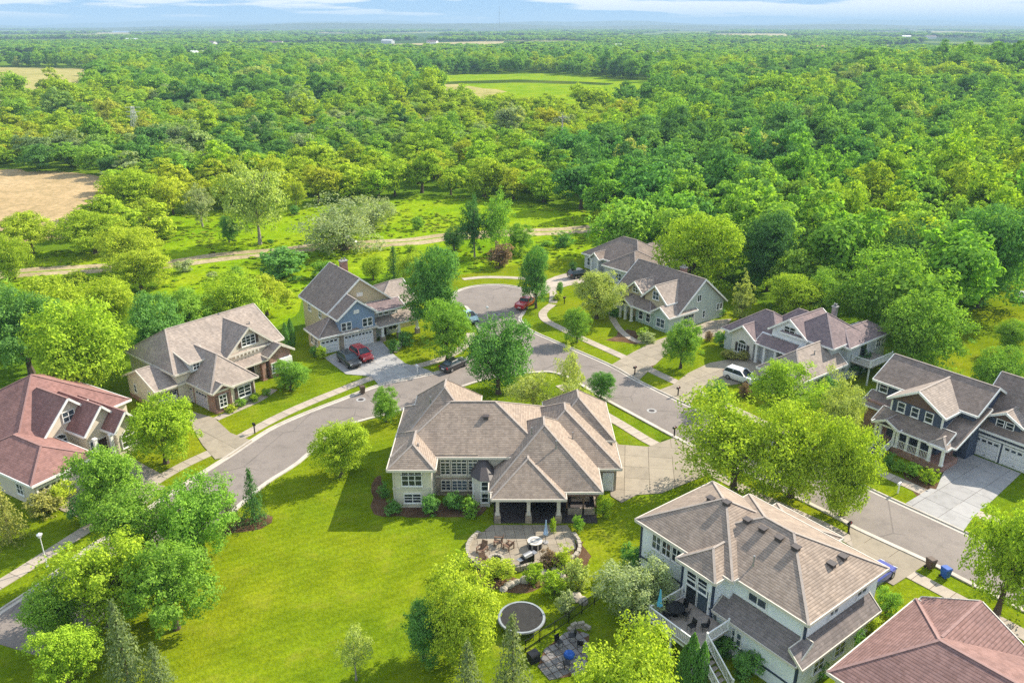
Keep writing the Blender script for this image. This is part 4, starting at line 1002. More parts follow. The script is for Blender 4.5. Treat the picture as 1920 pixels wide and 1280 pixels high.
# deck: floor, beams, posts, railing with balusters, stair
DZ = 2.6
dk = [(7.9, 12.0, -7.5, -3.7)]
hB.box('deck_floor', 7.9, 12.6, -7.5, -3.66, DZ - 0.12, DZ, 'deck_wood'); hB.box('deck_beam', 7.95, 12.5, -7.45, -7.3, DZ - 0.4, DZ - 0.125, 'trim_white')
hB.box('deck_beam', 7.95, 8.1, -7.29, -3.7, DZ - 0.4, DZ - 0.125, 'trim_white')
for x, y in ((8.05, -7.38), (10.2, -7.38), (12.4, -7.38), (8.05, -5.5)): hB.box('deck_post', x - 0.07, x + 0.07, y - 0.07, y + 0.07, 0, DZ - 0.41, 'trim_white')
balm = MB().box(-0.02, 0.02, -0.02, 0.02, 0.08, 0.92).mesh('baluster', MATS['trim_white'])
def railing(h, a, b_, z0, z1=None):
    z1 = z0 if z1 is None else z1; a, b_ = Vector((*a, z0)), Vector((*b_, z1)); n = max(2, int((b_ - a).length / 0.16))
    MB().bar(a + Vector((0, 0, 0.96)), b_ + Vector((0, 0, 0.96)), 0.1, 0.06).build('handrail', MATS['trim_white'], h.root)
    MB().bar(a + Vector((0, 0, 0.06)), b_ + Vector((0, 0, 0.06)), 0.06, 0.06).build('bottom_rail', MATS['trim_white'], h.root)
    for p in (a, b_): MB().box(-0.06, 0.06, -0.06, 0.06, 0, 1.1).build('rail_post', MATS['trim_white'], h.root, p)
    for i in range(1, n): link('baluster', balm, h.root, a.lerp(b_, i / n))
railing(hB, (7.95, -7.45), (12.55, -7.45), DZ); railing(hB, (7.95, -3.75), (7.95, -7.4), DZ); railing(hB, (12.55, -6.2), (12.55, -3.75), DZ)
for i in range(8):   # stair down towards the yard
    hB.box('stair_tread', 12.62 + i * 0.32, 12.94 + i * 0.32, -7.45, -6.3, DZ - 0.34 - i * 0.29, DZ - 0.28 - i * 0.29, 'deck_wood')
railing(hB, (12.62, -7.5), (15.2, -7.5), DZ, 0.3); railing(hB, (12.62, -6.25), (15.2, -6.25), DZ, 0.3)

# ------------------------------------------------------------------ C: mauve hip roof at the corner
hC = House('mauve_roof_house', 'house with mauve shingle hip roof at the bottom corner of the picture', (21.69, 42.27), -52, 'shingle_mauve', 'siding_cream', 'trim_cream')
hC.block(0.0, 18.0, -0.6, 11.4, 4.5, 0.39, 'x', 4.2, 4.2); hC.block(0.14, 7.9, 6.2, 12.1, 4.40, 0.55, 'y', 0, 0)
hC.window('L', 4.0, 0.43, 1.4, 1.2, 1.2); hC.window('L', 9.0, 0.43, 1.4, 1.2, 1.2); hC.window('F', 5.0, -0.17, 1.4, 1.2, 1.2); hC.vent(7.0, 2.6, 0.7)

# ------------------------------------------------------------------ D: pink roofed house at the left edge
hD = House('pink_roof_house', 'cream house with dusty pink shingle roof and three stepped gables', (-46.08, 65.34), 60, 'shingle_pink', 'siding_cream', 'trim_white')
hD.block(4.5, 18.2, 9.6, 23.8, 3.6, 0.60); hD.block(7.2, 14.0, 9.0, 18.0, 3.65, 1.0, 'y', 0, None)
hD.block(9.8, 14.8, 6.0, 16.0, 3.4, 1.1, 'y', 0, None); hD.block(12.0, 15.4, 4.0, 14.0, 3.3, 1.2, 'y', 0, None)
hD.block(1.4, 8.6, 1.9, 14.0, 3.0, 0.5, 'y')
hD.window('F', 10.5, 9.43, 4.3, 1.3, 1.1, 2, 2); hD.window('F', 12.6, 9.43, 5.1, 0.7, 0.6, 2, 2)
hD.window('F', 9.0, 9.43, 1.0, 1.4, 1.5, 2, 2, arch=True); hD.window('F', 10.9, 6.43, 1.0, 0.8, 1.3, 2, 2)
hD.window('F', 13.7, 4.43, 1.0, 1.5, 1.2, 2, 2, arch=True); hD.door('F', 11.9, 6.43, 0.1); hD.column(10.4, 5.2, 0, 3.2); hD.column(11.9, 4.6, 0, 3.2)
hD.garage('F', 3.4, 2.33, 2.6, 2.2, 4, 'trim_cream'); hD.garage('F', 6.4, 2.33, 2.6, 2.2, 4, 'trim_cream'); hD.window('L', 5.0, 1.83, 1.0, 1.0, 1.1)

# ------------------------------------------------------------------ E: brick fronted house
hE = House('brick_front_house', 'cream and red brick house with tan roof and shuttered windows', (-36.83, 88.85), 51, 'shingle_tan', 'siding_cream', 'trim_cream')
hE.block(-1.7, 14.6, 5.2, 18.0, 4.5, 0.58, 'x', 3.0, 0)
hE.block(-4.3, 1.5, 5.5, 13.8, 3.0, 0.45, 'x', 0, None)
hE.block(-0.15, 6.6, -0.1, 9.0, 3.0, 0.98, 'y', 3.3, 0, wall='brick_red'); hE.block(-0.2, 2.8, -0.5, 3.0, 3.02, 0.62, 'y', 0, 0, wall='brick_red')
hE.block(5.5, 13.0, 5.0, 12.0, 4.45, 0.88, 'y', 0, 0); hE.block(10.6, 14.9, 3.4, 9.0, 3.3, 0.62, 'y', 0, 0, wall='brick_red')
hE.box('dormer_wall', 0.4, 3.4, 5.0, 7.0, 4.2, 5.5, 'siding_grey'); hE.shed(0.2, 3.6, 4.8, 9.0, 5.5, 6.4, 'F')
for u in (1.2, 2.5): hE.window('F', u, 4.98, 4.5, 0.8, 0.75, 2, 2)
hE.window('F', 9.2, 5.43, 5.2, 2.0, 1.25, 3, 3, shutters='shutter_brown'); hE.window('F', 4.6, 0.29, 0.9, 1.7, 1.4, 2, 3, shutters='shutter_brown')
hE.window('F', 1.3, -0.07, 0.8, 0.9, 1.5, 2, 3, shutters='shutter_brown'); hE.window('F', 13.4, 3.83, 0.7, 1.5, 1.4, 2, 3); hE.window('F', 11.7, 3.83, 0.8, 0.8, 1.3, 2, 3)
hE.box('bay_box', 12.5, 14.3, 3.3, 3.9, 0.3, 2.5, 'trim_white')
hE.shed(6.6, 10.9, 3.9, 5.7, 2.9, 3.6, 'F'); hE.column(7.2, 4.3, 0, 2.8, 0.2, 'trim_cream'); hE.column(10.2, 4.3, 0, 2.8, 0.3, 'brick_red'); hE.door('F', 9.0, 5.42, 0.1, 1.1)
hE.box('cream_front', 2.75, 6.2, 0.31, 0.36, 0.0, 2.95, 'siding_cream')
for i in range(7): hE.box('corbel', 6.8 + i * 0.58, 7.0 + i * 0.58, 5.1, 5.43, 4.0, 4.3, 'trim_cream')
hE.garage('F', -2.6, 5.93, 2.5, 2.1, 4, 'garage_lilac', 'trim_dark'); hE.door('F', -0.75, 5.93, 0.05, 0.9)
hE.garage('L', 3.0, 0.28, 2.6, 2.1, 4, 'garage_lilac'); hE.garage('L', 6.3, 0.28, 2.4, 2.1, 4, 'garage_lilac')
for y in (8.0, 11.5): hE.window('L', y, -3.86, 1.2, 0.5, 1.0, 1, 2)
hE.box('brick_base', -3.92, -3.86, 5.95, 13.3, 0, 0.6, 'brick_red'); hE.vent(5.0, 14.0, 0.4); hE.vent(11.8, 8.8, 0.3)
for i in range(4): hE.vent(9.0 - i * 0.1, 10.5 - i * 0.3 + 1.0, 0.15) if i == 0 else None

# ------------------------------------------------------------------ F: blue gabled house
hF = House('blue_gabled_house', 'blue house with steep slate roof and white trimmed front gable', (-24.32, 111.25), 36, 'shingle_taupe', 'siding_blue', 'trim_white')
hF.block(-2.2, 9.2, 2.4, 13.2, 5.0, 0.80, 'y', 0, 0, wall='siding_yellow'); hF.block(-2.05, 4.6, -0.9, 6.0, 4.95, 0.76, 'y', 0, 0)
hF.block(-5.1, 1.6, -0.8, 4.6, 2.75, 0.62, 'y', wall='siding_yellow'); hF.block(6.0, 13.2, 2.2, 12.0, 4.2, 0.50, 'x', None, 0, wall='siding_yellow', shingle='shingle_tan')
hF.box('wall', 4.3, 9.0, 1.4, 4.0, 0.0, 4.6, 'siding_grey'); hF.shed(4.2, 9.8, 0.2, 2.6, 4.5, 5.4, 'F', 'shingle_plum'); hF.shed(4.4, 11.6, -1.0, 2.0, 2.5, 3.4, 'F', 'shingle_tan')
for u in (6.0, 7.0, 8.2): hF.window('F', u, 1.38, 3.5, 0.6, 0.7, 1, 2)
for u in (-0.5, 2.9):
    for k in (-0.42, 0.42): hF.window('F', u + k, -0.47, 3.0, 0.65, 1.15, 1, 2)
hF.box('gable_vent', 0.8, 1.7, -0.53, -0.48, 5.25, 5.85, 'trim_white'); hF.box('gable_vent', 3.0, 4.0, 2.78, 2.84, 6.6, 7.2, 'trim_white')
hF.box('pent_roof', -1.8, 4.5, -0.95, -0.46, 2.5, 2.68, 'trim_cream')
hF.box('stone_pier', -1.62, -1.1, -0.6, -0.47, 0, 2.5, 'stone_tan'); hF.box('stone_pier', 3.75, 4.17, -0.6, -0.47, 0, 2.5, 'stone_tan')
hF.garage('F', 1.3, -0.48, 4.5, 2.1, 8); hF.garage('F', -3.3, -0.38, 2.6, 2.05, 4); hF.window('L', 1.2, -4.66, 1.0, 0.9, 1.1); hF.window('L', 2.6, -4.66, 1.0, 0.9, 1.1)
hF.window('L', 6.0, -1.77, 3.4, 0.9, 1.2, 2, 2); hF.window('L', 10.0, -1.77, 3.4, 0.9, 1.2, 2, 2)
for x in (5.2, 8.0, 11.2): hF.column(x, -0.7, 0, 2.4, 0.18, 'trim_white', 'stone_tan', 0.8)
hF.door('F', 6.4, 1.38); hF.window('F', 8.0, 1.38, 0.8, 1.3, 1.3); hF.chimney(4.6, 10.4, 10.2, 1.1, 0.8, 'brick_red')

# ------------------------------------------------------------------ G: grey blue hip roof beyond the cul de sac
hG = House('hip_roof_house', 'house with grey blue hip roof and white gabled entry beyond the cul de sac', (15.29, 152.3), -50, 'shingle_taupe', 'siding_grey', 'trim_white')
hG.block(-2.0, 13.0, -0.3, 11.0, 3.0, 0.62); hG.block(6.4, 15.0, -3.4, 6.0, 3.02, 0.62, 'y'); hG.block(1.2, 3.9, -1.5, 4.0, 3.05, 0.85, 'y', 0, None); hG.block(4.0, 12.0, 4.0, 16.0, 3.1, 0.6, 'y')
for x in (1.7, 3.4): hG.column(x, -1.2, 0, 2.8)
hG.door('F', 2.5, 0.13); hG.window('F', 0.0, 0.13, 0.8, 1.3, 1.4); hG.window('F', 5.2, 0.13, 0.8, 1.3, 1.4); hG.garage('L', -1.2, 6.83, 2.6, 2.1); hG.window('F', 10.5, -2.97, 0.9, 1.4, 1.2); hG.window('L', 4.0, -1.57, 0.9, 1.3, 1.3)

# ------------------------------------------------------------------ H: green gabled house
hH = House('green_gabled_house', 'sage green house with dark slate roof and two front dormers', (26.21, 123.13), -53, 'shingle_taupe', 'siding_sage', 'trim_white')
hH.block(-10.6, 4.3, -3.5, 8.3, 2.85, 0.80, 'x', 0, 0)
hH.block(-6.9, -3.1, -4.1, 3.0, 4.5, 0.85, 'y', 0, 0, shingle='shingle_tan', wall='siding_yellow'); hH.block(-3.15, 2.5, -4.3, 3.5, 4.15, 0.88, 'y', 0, 0, shingle='shingle_tan', wall='siding_yellow')
hH.block(-8.0, 0.6, -5.9, -1.0, 2.7, 0.5, 'x', walls=False); hH.block(0.2, 4.35, -5.7, 1.0, 2.72, 0.65, 'y', 0, 0, shingle='shingle_tan', wall='siding_green')
hH.block(-6.4, -3.4, -6.3, -2.0, 2.75, 0.6, 'y', 0, 0, walls=False, shingle='shingle_tan'); hH.block(-9.0, -3.0, 4.0, 13.4, 3.2, 0.8, 'y', shingle='shingle_tan')
hH.box('wall', -3.4, 0.6, -5.0, -3.0, 0, 2.6, 'siding_green')
for x in (-7.6, -6.2, -5.0, -3.6): hH.column(x, -5.8, 0, 2.5)
hH.window('F', -5.0, -3.67, 4.3, 1.1, 0.9, 2, 2); hH.window('F', -0.3, -3.87, 4.3, 1.2, 1.2, 2, 2); hH.window('F', 2.3, -5.27, 0.7, 1.6, 1.3, 2, 2); hH.window('F', -0.6, -5.02, 0.7, 0.8, 1.3, 1, 2); hH.window('F', -2.2, -5.02, 0.7, 0.8, 1.3, 1, 2)
hH.window('R', 1.6, 3.87, 4.0, 0.8, 1.0, 2, 1); hH.window('R', 3.0, 3.87, 1.0, 0.5, 1.1, 1, 2); hH.window('R', 6.4, 3.87, 1.6, 0.4, 1.0, 1, 1); hH.window('R', 7.2, 3.87, 1.6, 0.4, 1.0, 1, 1)
hH.garage('R', -0.6, 3.87, 2.6, 2.1, 4, 'trim_cream'); hH.door('F', -5.0, -3.05); hH.chimney(-2.0, 4.2, 7.7, 1.0, 0.7, 'brick_red')

# ------------------------------------------------------------------ I: plum roofed house
hI = House('plum_roof_house', 'pale grey house with plum shingle roofs and arched window by the curved forecourt', (37.84, 109.35), -53, 'shingle_plum', 'siding_grey', 'trim_white')
hI.block(-5.5, 4.5, -4.4, 4.2, 3.2, 0.74); hI.block(-3.7, 1.0, -5.0, 1.0, 3.22, 0.72, 'y', 0, None, wall='stucco_pale'); hI.block(-2.0, 8.5, -2.0, 7.0, 3.3, 0.82)
hI.block(2.0, 8.4, -3.7, 4.0, 5.2, 0.72, 'y', 0, 0, wall='siding_white'); hI.block(3.9, 12.2, -3.6, 4.8, 5.3, 0.72); hI.block(8.0, 13.0, -1.0, 9.5, 5.0, 0.6, 'y')
hI.block(6.5, 13.3, -11.9, -1.5, 3.0, 0.78, 'y', None, 0, wall='stucco_pale', shingle='shingle_tan'); hI.shed(0.9, 7.0, -5.0, -3.2, 3.0, 4.1, 'F')
for x in (1.3, 2.6, 4.4, 6.0): hI.column(x, -4.7, 0, 2.9, 0.18)
hI.box('wall', 0.8, 7.0, -3.25, -3.0, 0, 4.2, 'siding_white')
hI.window('F', -1.3, -4.57, 0.7, 1.3, 1.3, 3, 2, arch=True, shutters='trim_dark'); hI.window('F', 5.2, -3.27, 5.4, 1.6, 0.8, 2, 2); hI.window('F', 5.0, -3.27, 0.8, 1.4, 1.3); hI.door('F', 2.9, -3.27, 0.05, 1.1)
hI.window('F', 8.2, -11.47, 0.8, 0.8, 1.3, 1, 2); hI.window('R', 0.0, 11.77, 3.6, 1.0, 0.8); hI.garage('L', -6.0, 6.93, 2.6, 2.1); hI.garage('L', -9.2, 6.93, 2.6, 2.1)
hI.window('R', -7.0, 12.87, 0.9, 0.9, 1.2); hI.window('R', 7.0, 12.57, 3.3, 1.0, 1.2); hI.door('R', 3.2, 12.57, 2.7, 1.6, 2.0, glazed=True)
hI.box('deck_floor', 12.6, 15.4, 0.5, 6.0, 2.5, 2.64, 'deck_wood'); railing(hI, (15.35, 0.6), (15.35, 5.9), 2.64); railing(hI, (12.7, 0.55), (15.3, 0.55), 2.64)
for x, y in ((15.2, 0.7), (15.2, 5.8)): hI.box('deck_post', x - 0.08, x + 0.08, y - 0.08, y + 0.08, 0, 2.49, 'trim_white')
hI.chimney(7.6, 3.2, 8.5, 0.6, 0.6, 'metal_grey'); hI.vent(11.0, -6.0, 0.5)

# ------------------------------------------------------------------ J: navy house
hJ = House('navy_house', 'navy two storey house with white trim and two white garage doors', (51.04, 79.06), -54, 'shingle_taupe', 'siding_navy', 'trim_white')
hJ.block(-11.2, 1.0, -1.7, 6.4, 5.7, 0.56, 'x', 0, 0); hJ.block(-7.5, -0.8, -4.9, 3.0, 5.6, 0.60, 'y', 0, 0, shingle='shingle_tan')
hJ.block(-0.6, 8.2, 0.55, 11.5, 3.4, 0.92, 'x', 0, 0, shingle='shingle_taupe'); hJ.block(0.6, 4.7, 0.95, 6.5, 4.9, 0.55, 'y', 0, 0, shingle='shingle_tan')
for (xa, xb, yy, ze_, pt) in ((-7.0, -1.3, -4.50, 5.62, 0.60), (1.05, 4.25, 1.36, 4.92, 0.55)):   # brown shake infill in the gables
    xm = (xa + xb) / 2; hgt = (xb - xa) / 2 * pt
    MB().hull([(xa, yy, ze_), (xb, yy, ze_), (xm, yy, ze_ + hgt)], [(xa, yy + 0.05, ze_), (xb, yy + 0.05, ze_), (xm, yy + 0.05, ze_ + hgt)]).build('gable_panel', MATS['shake_brown'], hJ.root)
hJ.shed(-1.25, 1.15, -5.6, 1.3, 3.05, 5.75, 'F')
hJ.shed(-8.0, 0.3, -6.5, -4.3, 3.05, 4.2, 'F', 'shingle_taupe'); hJ.shed(-11.3, -7.2, -3.6, -1.2, 3.1, 4.2, 'F', 'shingle_taupe'); hJ.box('wall', -10.8, -0.8, -3.0, 2.0, 0, 3.6, 'brick_red')
hJ.block(-7.7, -4.5, -6.9, -3.5, 3.15, 0.5, 'y', 0, 0, walls=False, shingle='shingle_taupe'); hJ.block(-1.4, 0.7, -6.6, -3.6, 3.0, 0.75, 'y', None, 0, walls=False, shingle='shingle_tan')
for x in (-7.4, -6.9, -5.2, -4.8, -1.1, 0.3): hJ.column(x, -6.3, 0.85, 3.0, 0.14)
for x in (-3.7, -2.4): hJ.column(x, -6.2, 0.85, 2.95, 0.12)
hJ.box('porch_floor', -7.7, 0.5, -6.4, -3.0, 0, 0.85, 'brick_red')
railing(hJ, (-4.7, -6.3), (-1.2, -6.3), 0.85)
for i in range(6): hJ.box('stair_tread', -6.75, -5.35, -6.45 - (i + 1) * 0.34, -6.45 - i * 0.34, 0.0, 0.75 - i * 0.12, 'trim_dark'); hJ.box('stair_nosing', -6.78, -5.32, -6.47 - (i + 1) * 0.34, -6.37 - (i + 1) * 0.34, 0.751 - i * 0.12, 0.80 - i * 0.12, 'trim_white')
railing(hJ, (-6.85, -6.5), (-6.85, -8.5), 0.75, 0.1); railing(hJ, (-5.25, -6.5), (-5.25, -8.5), 0.75, 0.1)
for u in (-5.9, -4.3, -2.7): hJ.window('F', u, -4.47, 4.35, 0.75, 1.05, 1, 2)
hJ.window('F', -9.9, -1.27, 4.4, 0.9, 1.0, 1, 2); hJ.window('F', 2.2, 1.38, 4.1, 0.7, 0.75, 1, 2); hJ.window('F', 3.2, 1.38, 4.1, 0.7, 0.75, 1, 2)
hJ.door('F', -6.0, -3.02, 0.86); hJ.window('F', -3.5, -3.02, 1.4, 1.0, 1.3); hJ.window('F', -2.0, -3.02, 1.4, 1.0, 1.3)
hJ.garage('F', 1.5, 0.98, 2.6, 2.2); hJ.garage('F', 4.6, 0.98, 2.6, 2.2); hJ.box('garage_lintel', -0.1, 6.2, 0.75, 1.0, 2.55, 2.75, 'trim_white')
for x, y, a in ((-7.05, -4.45, 5.4), (-1.25, -4.45, 5.4), (-10.75, -1.25, 5.5)): hJ.box('corner_board', x - 0.1, x + 0.1, y - 0.04, y + 0.1, 3.2, a, 'trim_white')
hJ.gutter_pipe(0.4, 0.8, 3.6, 5.6); hJ.vent(3.0, 3.0, 0.3)

# ------------------------------------------------------------------ vehicles
PAINT = {'graphite': (0.035, 0.037, 0.042), 'red': (0.42, 0.018, 0.022), 'black': (0.014, 0.015, 0.018), 'teal': (0.30, 0.45, 0.48), 'white': (0.74, 0.75, 0.76), 'blue': (0.06, 0.07, 0.32), 'silver': (0.45, 0.47, 0.5)}
def mat_paint(k):
    n = 'paint_' + k
    if n not in MATS:
        m, t, b = new_mat(n); b.inputs['Base Color'].default_value = (*PAINT[k], 1); b.inputs['Roughness'].default_value = 0.28
        b.inputs['Coat Weight'].default_value = 0.7; b.inputs['Coat Roughness'].default_value = 0.05; MATS[n] = m
    return MATS[n]
mat_plain('lamp_red', (0.35, 0.01, 0.01), 0.25, 0, 0.05); mat_plain('lamp_clear', (0.7, 0.72, 0.74), 0.15, 0.2, 0.05)
SPEC = {  # length, width, body stations (x, z_low, z_top, half width), cabin stations
    'sedan': (4.7, 1.82, [(-2.35, .34, .82, .72), (-2.15, .24, .98, .86), (-1.3, .2, 1.0, .91), (0.3, .2, .98, .91), (1.2, .2, .94, .90), (2.0, .22, .82, .84), (2.35, .34, .66, .66)],
              [(-1.75, .98, .62), (-1.05, 1.40, .60), (0.15, 1.43, .60), (1.05, .97, .66)]),
    'suv': (4.7, 1.92, [(-2.35, .38, .95, .80), (-2.2, .28, 1.12, .92), (-1.3, .26, 1.15, .95), (0.5, .26, 1.12, .95), (1.3, .26, 1.08, .93), (2.1, .28, .98, .88), (2.35, .4, .8, .72)],
            [(-2.2, 1.12, .74), (-1.9, 1.62, .70), (0.3, 1.70, .70), (1.15, 1.12, .76)]),
    'van': (5.2, 2.0, [(-2.6, .36, 1.1, .92), (-2.5, .28, 1.2, .98), (-1.0, .26, 1.2, 1.0), (1.2, .26, 1.18, 1.0), (1.9, .28, 1.1, .95), (2.6, .4, .85, .8)],
            [(-2.5, 1.2, .92), (-2.4, 2.05, .86), (1.0, 2.1, .86), (1.9, 1.12, .86)]),
    'pickup': (5.4, 1.95, [(-2.7, .45, 1.0, .88), (-2.6, .4, 1.12, .95), (-0.7, .4, 1.14, .97), (0.9, .36, 1.12, .97), (2.2, .36, 1.05, .92), (2.7, .45, .85, .8)],
               [(-0.75, 1.12, .78), (-0.6, 1.68, .72), (0.55, 1.72, .72), (1.2, 1.12, .8)]),
}
_car = {}
def car_meshes(kind, paint):
    k = (kind, paint)
    if k in _car: return _car[k]
    ln, wd, st, cb = SPEC[kind]; P = mat_paint(paint); body = MB()
    def ring(x, zl, zt, hw): return [(x, -hw * .92, zl), (x, -hw, zl + (zt - zl) * .35), (x, -hw * .97, zt - .12), (x, -hw * .86, zt), (x, hw * .86, zt), (x, hw * .97, zt - .12), (x, hw, zl + (zt - zl) * .35), (x, hw * .92, zl)]
    rs = [ring(*s) for s in st]
    for a, b in zip(rs[:-1], rs[1:]):
        for i in range(8): body.quad(a[i], a[(i + 1) % 8], b[(i + 1) % 8], b[i])
    body.quad(*rs[0]); body.quad(*rs[-1][::-1])
    # roof panel
    (x1, z1, w1), (x2, z2, w2) = cb[1], cb[2]
    body.hull([(x1, -w1, z1 - .05), (x2, -w2, z2 - .05), (x2, w2, z2 - .05), (x1, w1, z1 - .05)], [(x1, -w1 + .06, z1), (x2, -w2 + .06, z2), (x2, w2 - .06, z2), (x1, w1 - .06, z1)])
    if kind == 'pickup': body.box(-2.55, -0.8, -.93, -.85, 1.1, 1.2); body.box(-2.55, -0.8, .85, .93, 1.1, 1.2)
    glass = MB(); q = [(c[0], c[1], c[2]) for c in cb]
    for s in (-1, 1):
        a = [(x, s * (w + (.12 if i in (0, 3) else 0)), z - (0.02 if i in (0, 3) else .05)) for i, (x, z, w) in enumerate(q)]
        glass.quad(*(a if s < 0 else a[::-1]))
    w = lambda i: q[i][2] + (.12 if i in (0, 3) else 0)
    for i, j in ((3, 2), (0, 1)):
        r = [(q[i][0], -w(i), q[i][1] - .02), (q[i][0], w(i), q[i][1] - .02), (q[j][0], w(j), q[j][1] - .05), (q[j][0], -w(j), q[j][1] - .05)]
        glass.quad(*(r if i == 3 else r[::-1]))
    pil = MB()
    for s in (-1, 1):
        for i, j in ((0, 1), (3, 2)): pil.bar((q[i][0], s * (w(i) + .01), q[i][1]), (q[j][0], s * (w(j) + .01), q[j][1] - .02), .09, .07)
        xm = (q[1][0] + q[2][0]) / 2; pil.bar((xm, s * (q[1][2] + .11), q[3][1] - .01), (xm, s * (q[1][2] + .01), q[1][1] - .03), .09, .05)
    ty = MB().tube((0, -.11, 0), (0, .11, 0), .34, n=16); ri = MB().tube((0, -.125, 0), (0, .125, 0), .2, n=12)
    _car[k] = (body.mesh('body', P), glass.mesh('windows', MATS['window_glass']), pil.mesh('pillars', P), ty.mesh('tyre', MATS['rubber']), ri.mesh('rim', MATS['metal_grey']),
               MB().box(-.04, .04, -.2, .2, -.09, .09).mesh('headlight', MATS['lamp_clear']), MB().box(-.04, .04, -.14, .14, -.13, .13).mesh('tail_light', MATS['lamp_red']),
               MB().box(-.07, .07, -.09, .09, -.06, .06).mesh('mirror', P), MB().box(-.03, .03, -.26, .26, -.07, .07).mesh('number_plate', MATS['white_plastic']), MB().box(-.03, .03, -.45, .45, -.09, .09).mesh('grille', MATS['rubber']))
    return _car[k]
for (x, y, a, kind, paint, label) in CARS:
    o = thing('parked_' + ('car' if kind in ('sedan', 'suv') else kind), label, {'sedan': 'car', 'suv': 'car', 'van': 'van', 'pickup': 'pickup'}[kind], (x, y, 0.08), R(a))
    m = car_meshes(kind, paint); ln, wd, st, cb = SPEC[kind]
    for nm, i in (('body', 0), ('windows', 1), ('pillars', 2)): link(nm, m[i], o)
    for sx in (-1, 1):
        for sy in (-1, 1):
            wh = link('wheel', m[3], o, (sx * ln * .30, sy * (wd / 2 - .1), .34)); link('rim', m[4], wh)
    for s in (-1, 1):
        link('headlight', m[5], o, (ln / 2 - .1, s * wd * .33, st[-1][2] - .02)); link('tail_light', m[6], o, (-ln / 2 + .08, s * wd * .38, st[1][2] - .2)); link('mirror', m[7], o, (cb[3][0] - .12, s * wd * .54, cb[3][1] + .1))
    link('number_plate', m[8], o, (-ln / 2 - .01, 0, .62)); link('grille', m[9], o, (ln / 2 - .02, 0, .5))

# ------------------------------------------------------------------ street furniture
mat_plain('bin_blue', (0.02, 0.10, 0.42), 0.5, 0, 0.08); mat_plain('bin_brown', (0.10, 0.065, 0.045), 0.55, 0, 0.1)
for (x, y, a, c, label) in BINS:
    o = thing('wheeled_bin', label, 'bin', (x, y, 0.03), R(a), 'wheeled bins put out at the kerb'); mt = MATS['bin_' + c]
    MB().hull([(-.24, -.26, .12), (.24, -.26, .12), (.24, .26, .12), (-.24, .26, .12)], [(-.31, -.36, 1.0), (.31, -.36, 1.0), (.31, .36, 1.0), (-.31, .36, 1.0)]).build('body', mt, o)
    MB().hull([(-.34, -.4, 1.0), (.34, -.4, 1.0), (.34, .38, 1.0), (-.34, .38, 1.0)], [(-.28, -.34, 1.12), (.28, -.34, 1.12), (.28, .3, 1.09), (-.28, .3, 1.09)]).build('lid', mt, o)
    MB().tube((-.24, .42, .98), (.24, .42, .98), .03).build('handle', mt, o)
    for s in (-1, 1): MB().tube((s * .26, .27, .13), (s * .34, .27, .13), .13, n=12).build('wheel', MATS['rubber'], o)
for (x, y, h, label) in LAMPS:
    o = thing('lamp_post', label, 'lamp post', (x, y, 0.02))
    MB().tube((0, 0, 0), (0, 0, .35), .11, .08, 10).build('base', MATS['white_plastic'], o); MB().tube((0, 0, .35), (0, 0, h - .35), .05, .04, 8).build('pole', MATS['white_plastic'], o)
    hd = MB().hull([(.13 * math.cos(i * 1.047), .13 * math.sin(i * 1.047), h - .33) for i in range(6)], [(.24 * math.cos(i * 1.047), .24 * math.sin(i * 1.047), h) for i in range(6)]).build('lantern', MATS['white_plastic'], o)
    MB().hull([(.27 * math.cos(i * 1.047), .27 * math.sin(i * 1.047), h) for i in range(6)], [(.05 * math.cos(i * 1.047), .05 * math.sin(i * 1.047), h + .16) for i in range(6)]).build('lantern_cap', MATS['white_plastic'], hd)
for i, (x, y, label) in enumerate(MAILBOXES):
    wht = 'white' in label.split()[:1]
    o = thing('mailbox', label, 'mailbox', (x, y, 0.02), R(-50 if x > 0 else 40)); mt = MATS['white_plastic' if wht else 'black_metal']
    MB().box(-.06, .06, -.06, .06, 0, 1.05).build('post', mt, o)
    n = 8; pr = [(.13 * math.cos(math.pi * k / n), 1.2 + .13 * math.sin(math.pi * k / n)) for k in range(n + 1)] + [(-.13, 1.05), (.13, 1.05)]
    MB().hull([(px, -.28, pz) for px, pz in pr], [(px, .24, pz) for px, pz in pr]).build('box', mt, o); MB().box(.13, .15, -.1, .02, 1.2, 1.4).build('flag', MATS['lamp_red'], o)

# ------------------------------------------------------------------ patio of the ranch house
mat_brick('wall_stone', (0.42, 0.36, 0.28), (0.52, 0.46, 0.37), (0.2, 0.16, 0.12), 0.5, 0.2, 0.02); mat_plain('boulder', (0.36, 0.32, 0.26), 0.9, 0, 0.3, 2.5)
mat_plain('canvas_blue', (0.36, 0.50, 0.72), 0.8, 0, 0.15, 5); mat_plain('canvas_teal', (0.10, 0.42, 0.62), 0.7, 0, 0.1, 5); mat_plain('cushion', (0.12, 0.08, 0.09), 0.9, 0, 0.2)
mat_concrete('flagstone', (0.20, 0.19, 0.185), 0.28)
slab_area('patio', PATIO, 0.06, 8, 0.95, 'concrete_pale', 'mulch', 0.03)
slab_area('lower_patio', PATIO2, 0.05, 30, 0.62, 'flagstone', 'mulch', 0.06)
bedp = [(-3.6, 57.8), (-2.2, 56.2), (0.5, 55.4), (3.5, 56.4), (6.2, 57.6), (7.2, 60.0), (6.6, 63.0), (5.4, 62.5), (5.2, 59.0), (2.0, 57.2), (-1.5, 57.6), (-3.0, 59.2)]
sheet('planting_bed', wob(bedp, 0.25, 0.8, 9), 0.03, MATS['mulch'])
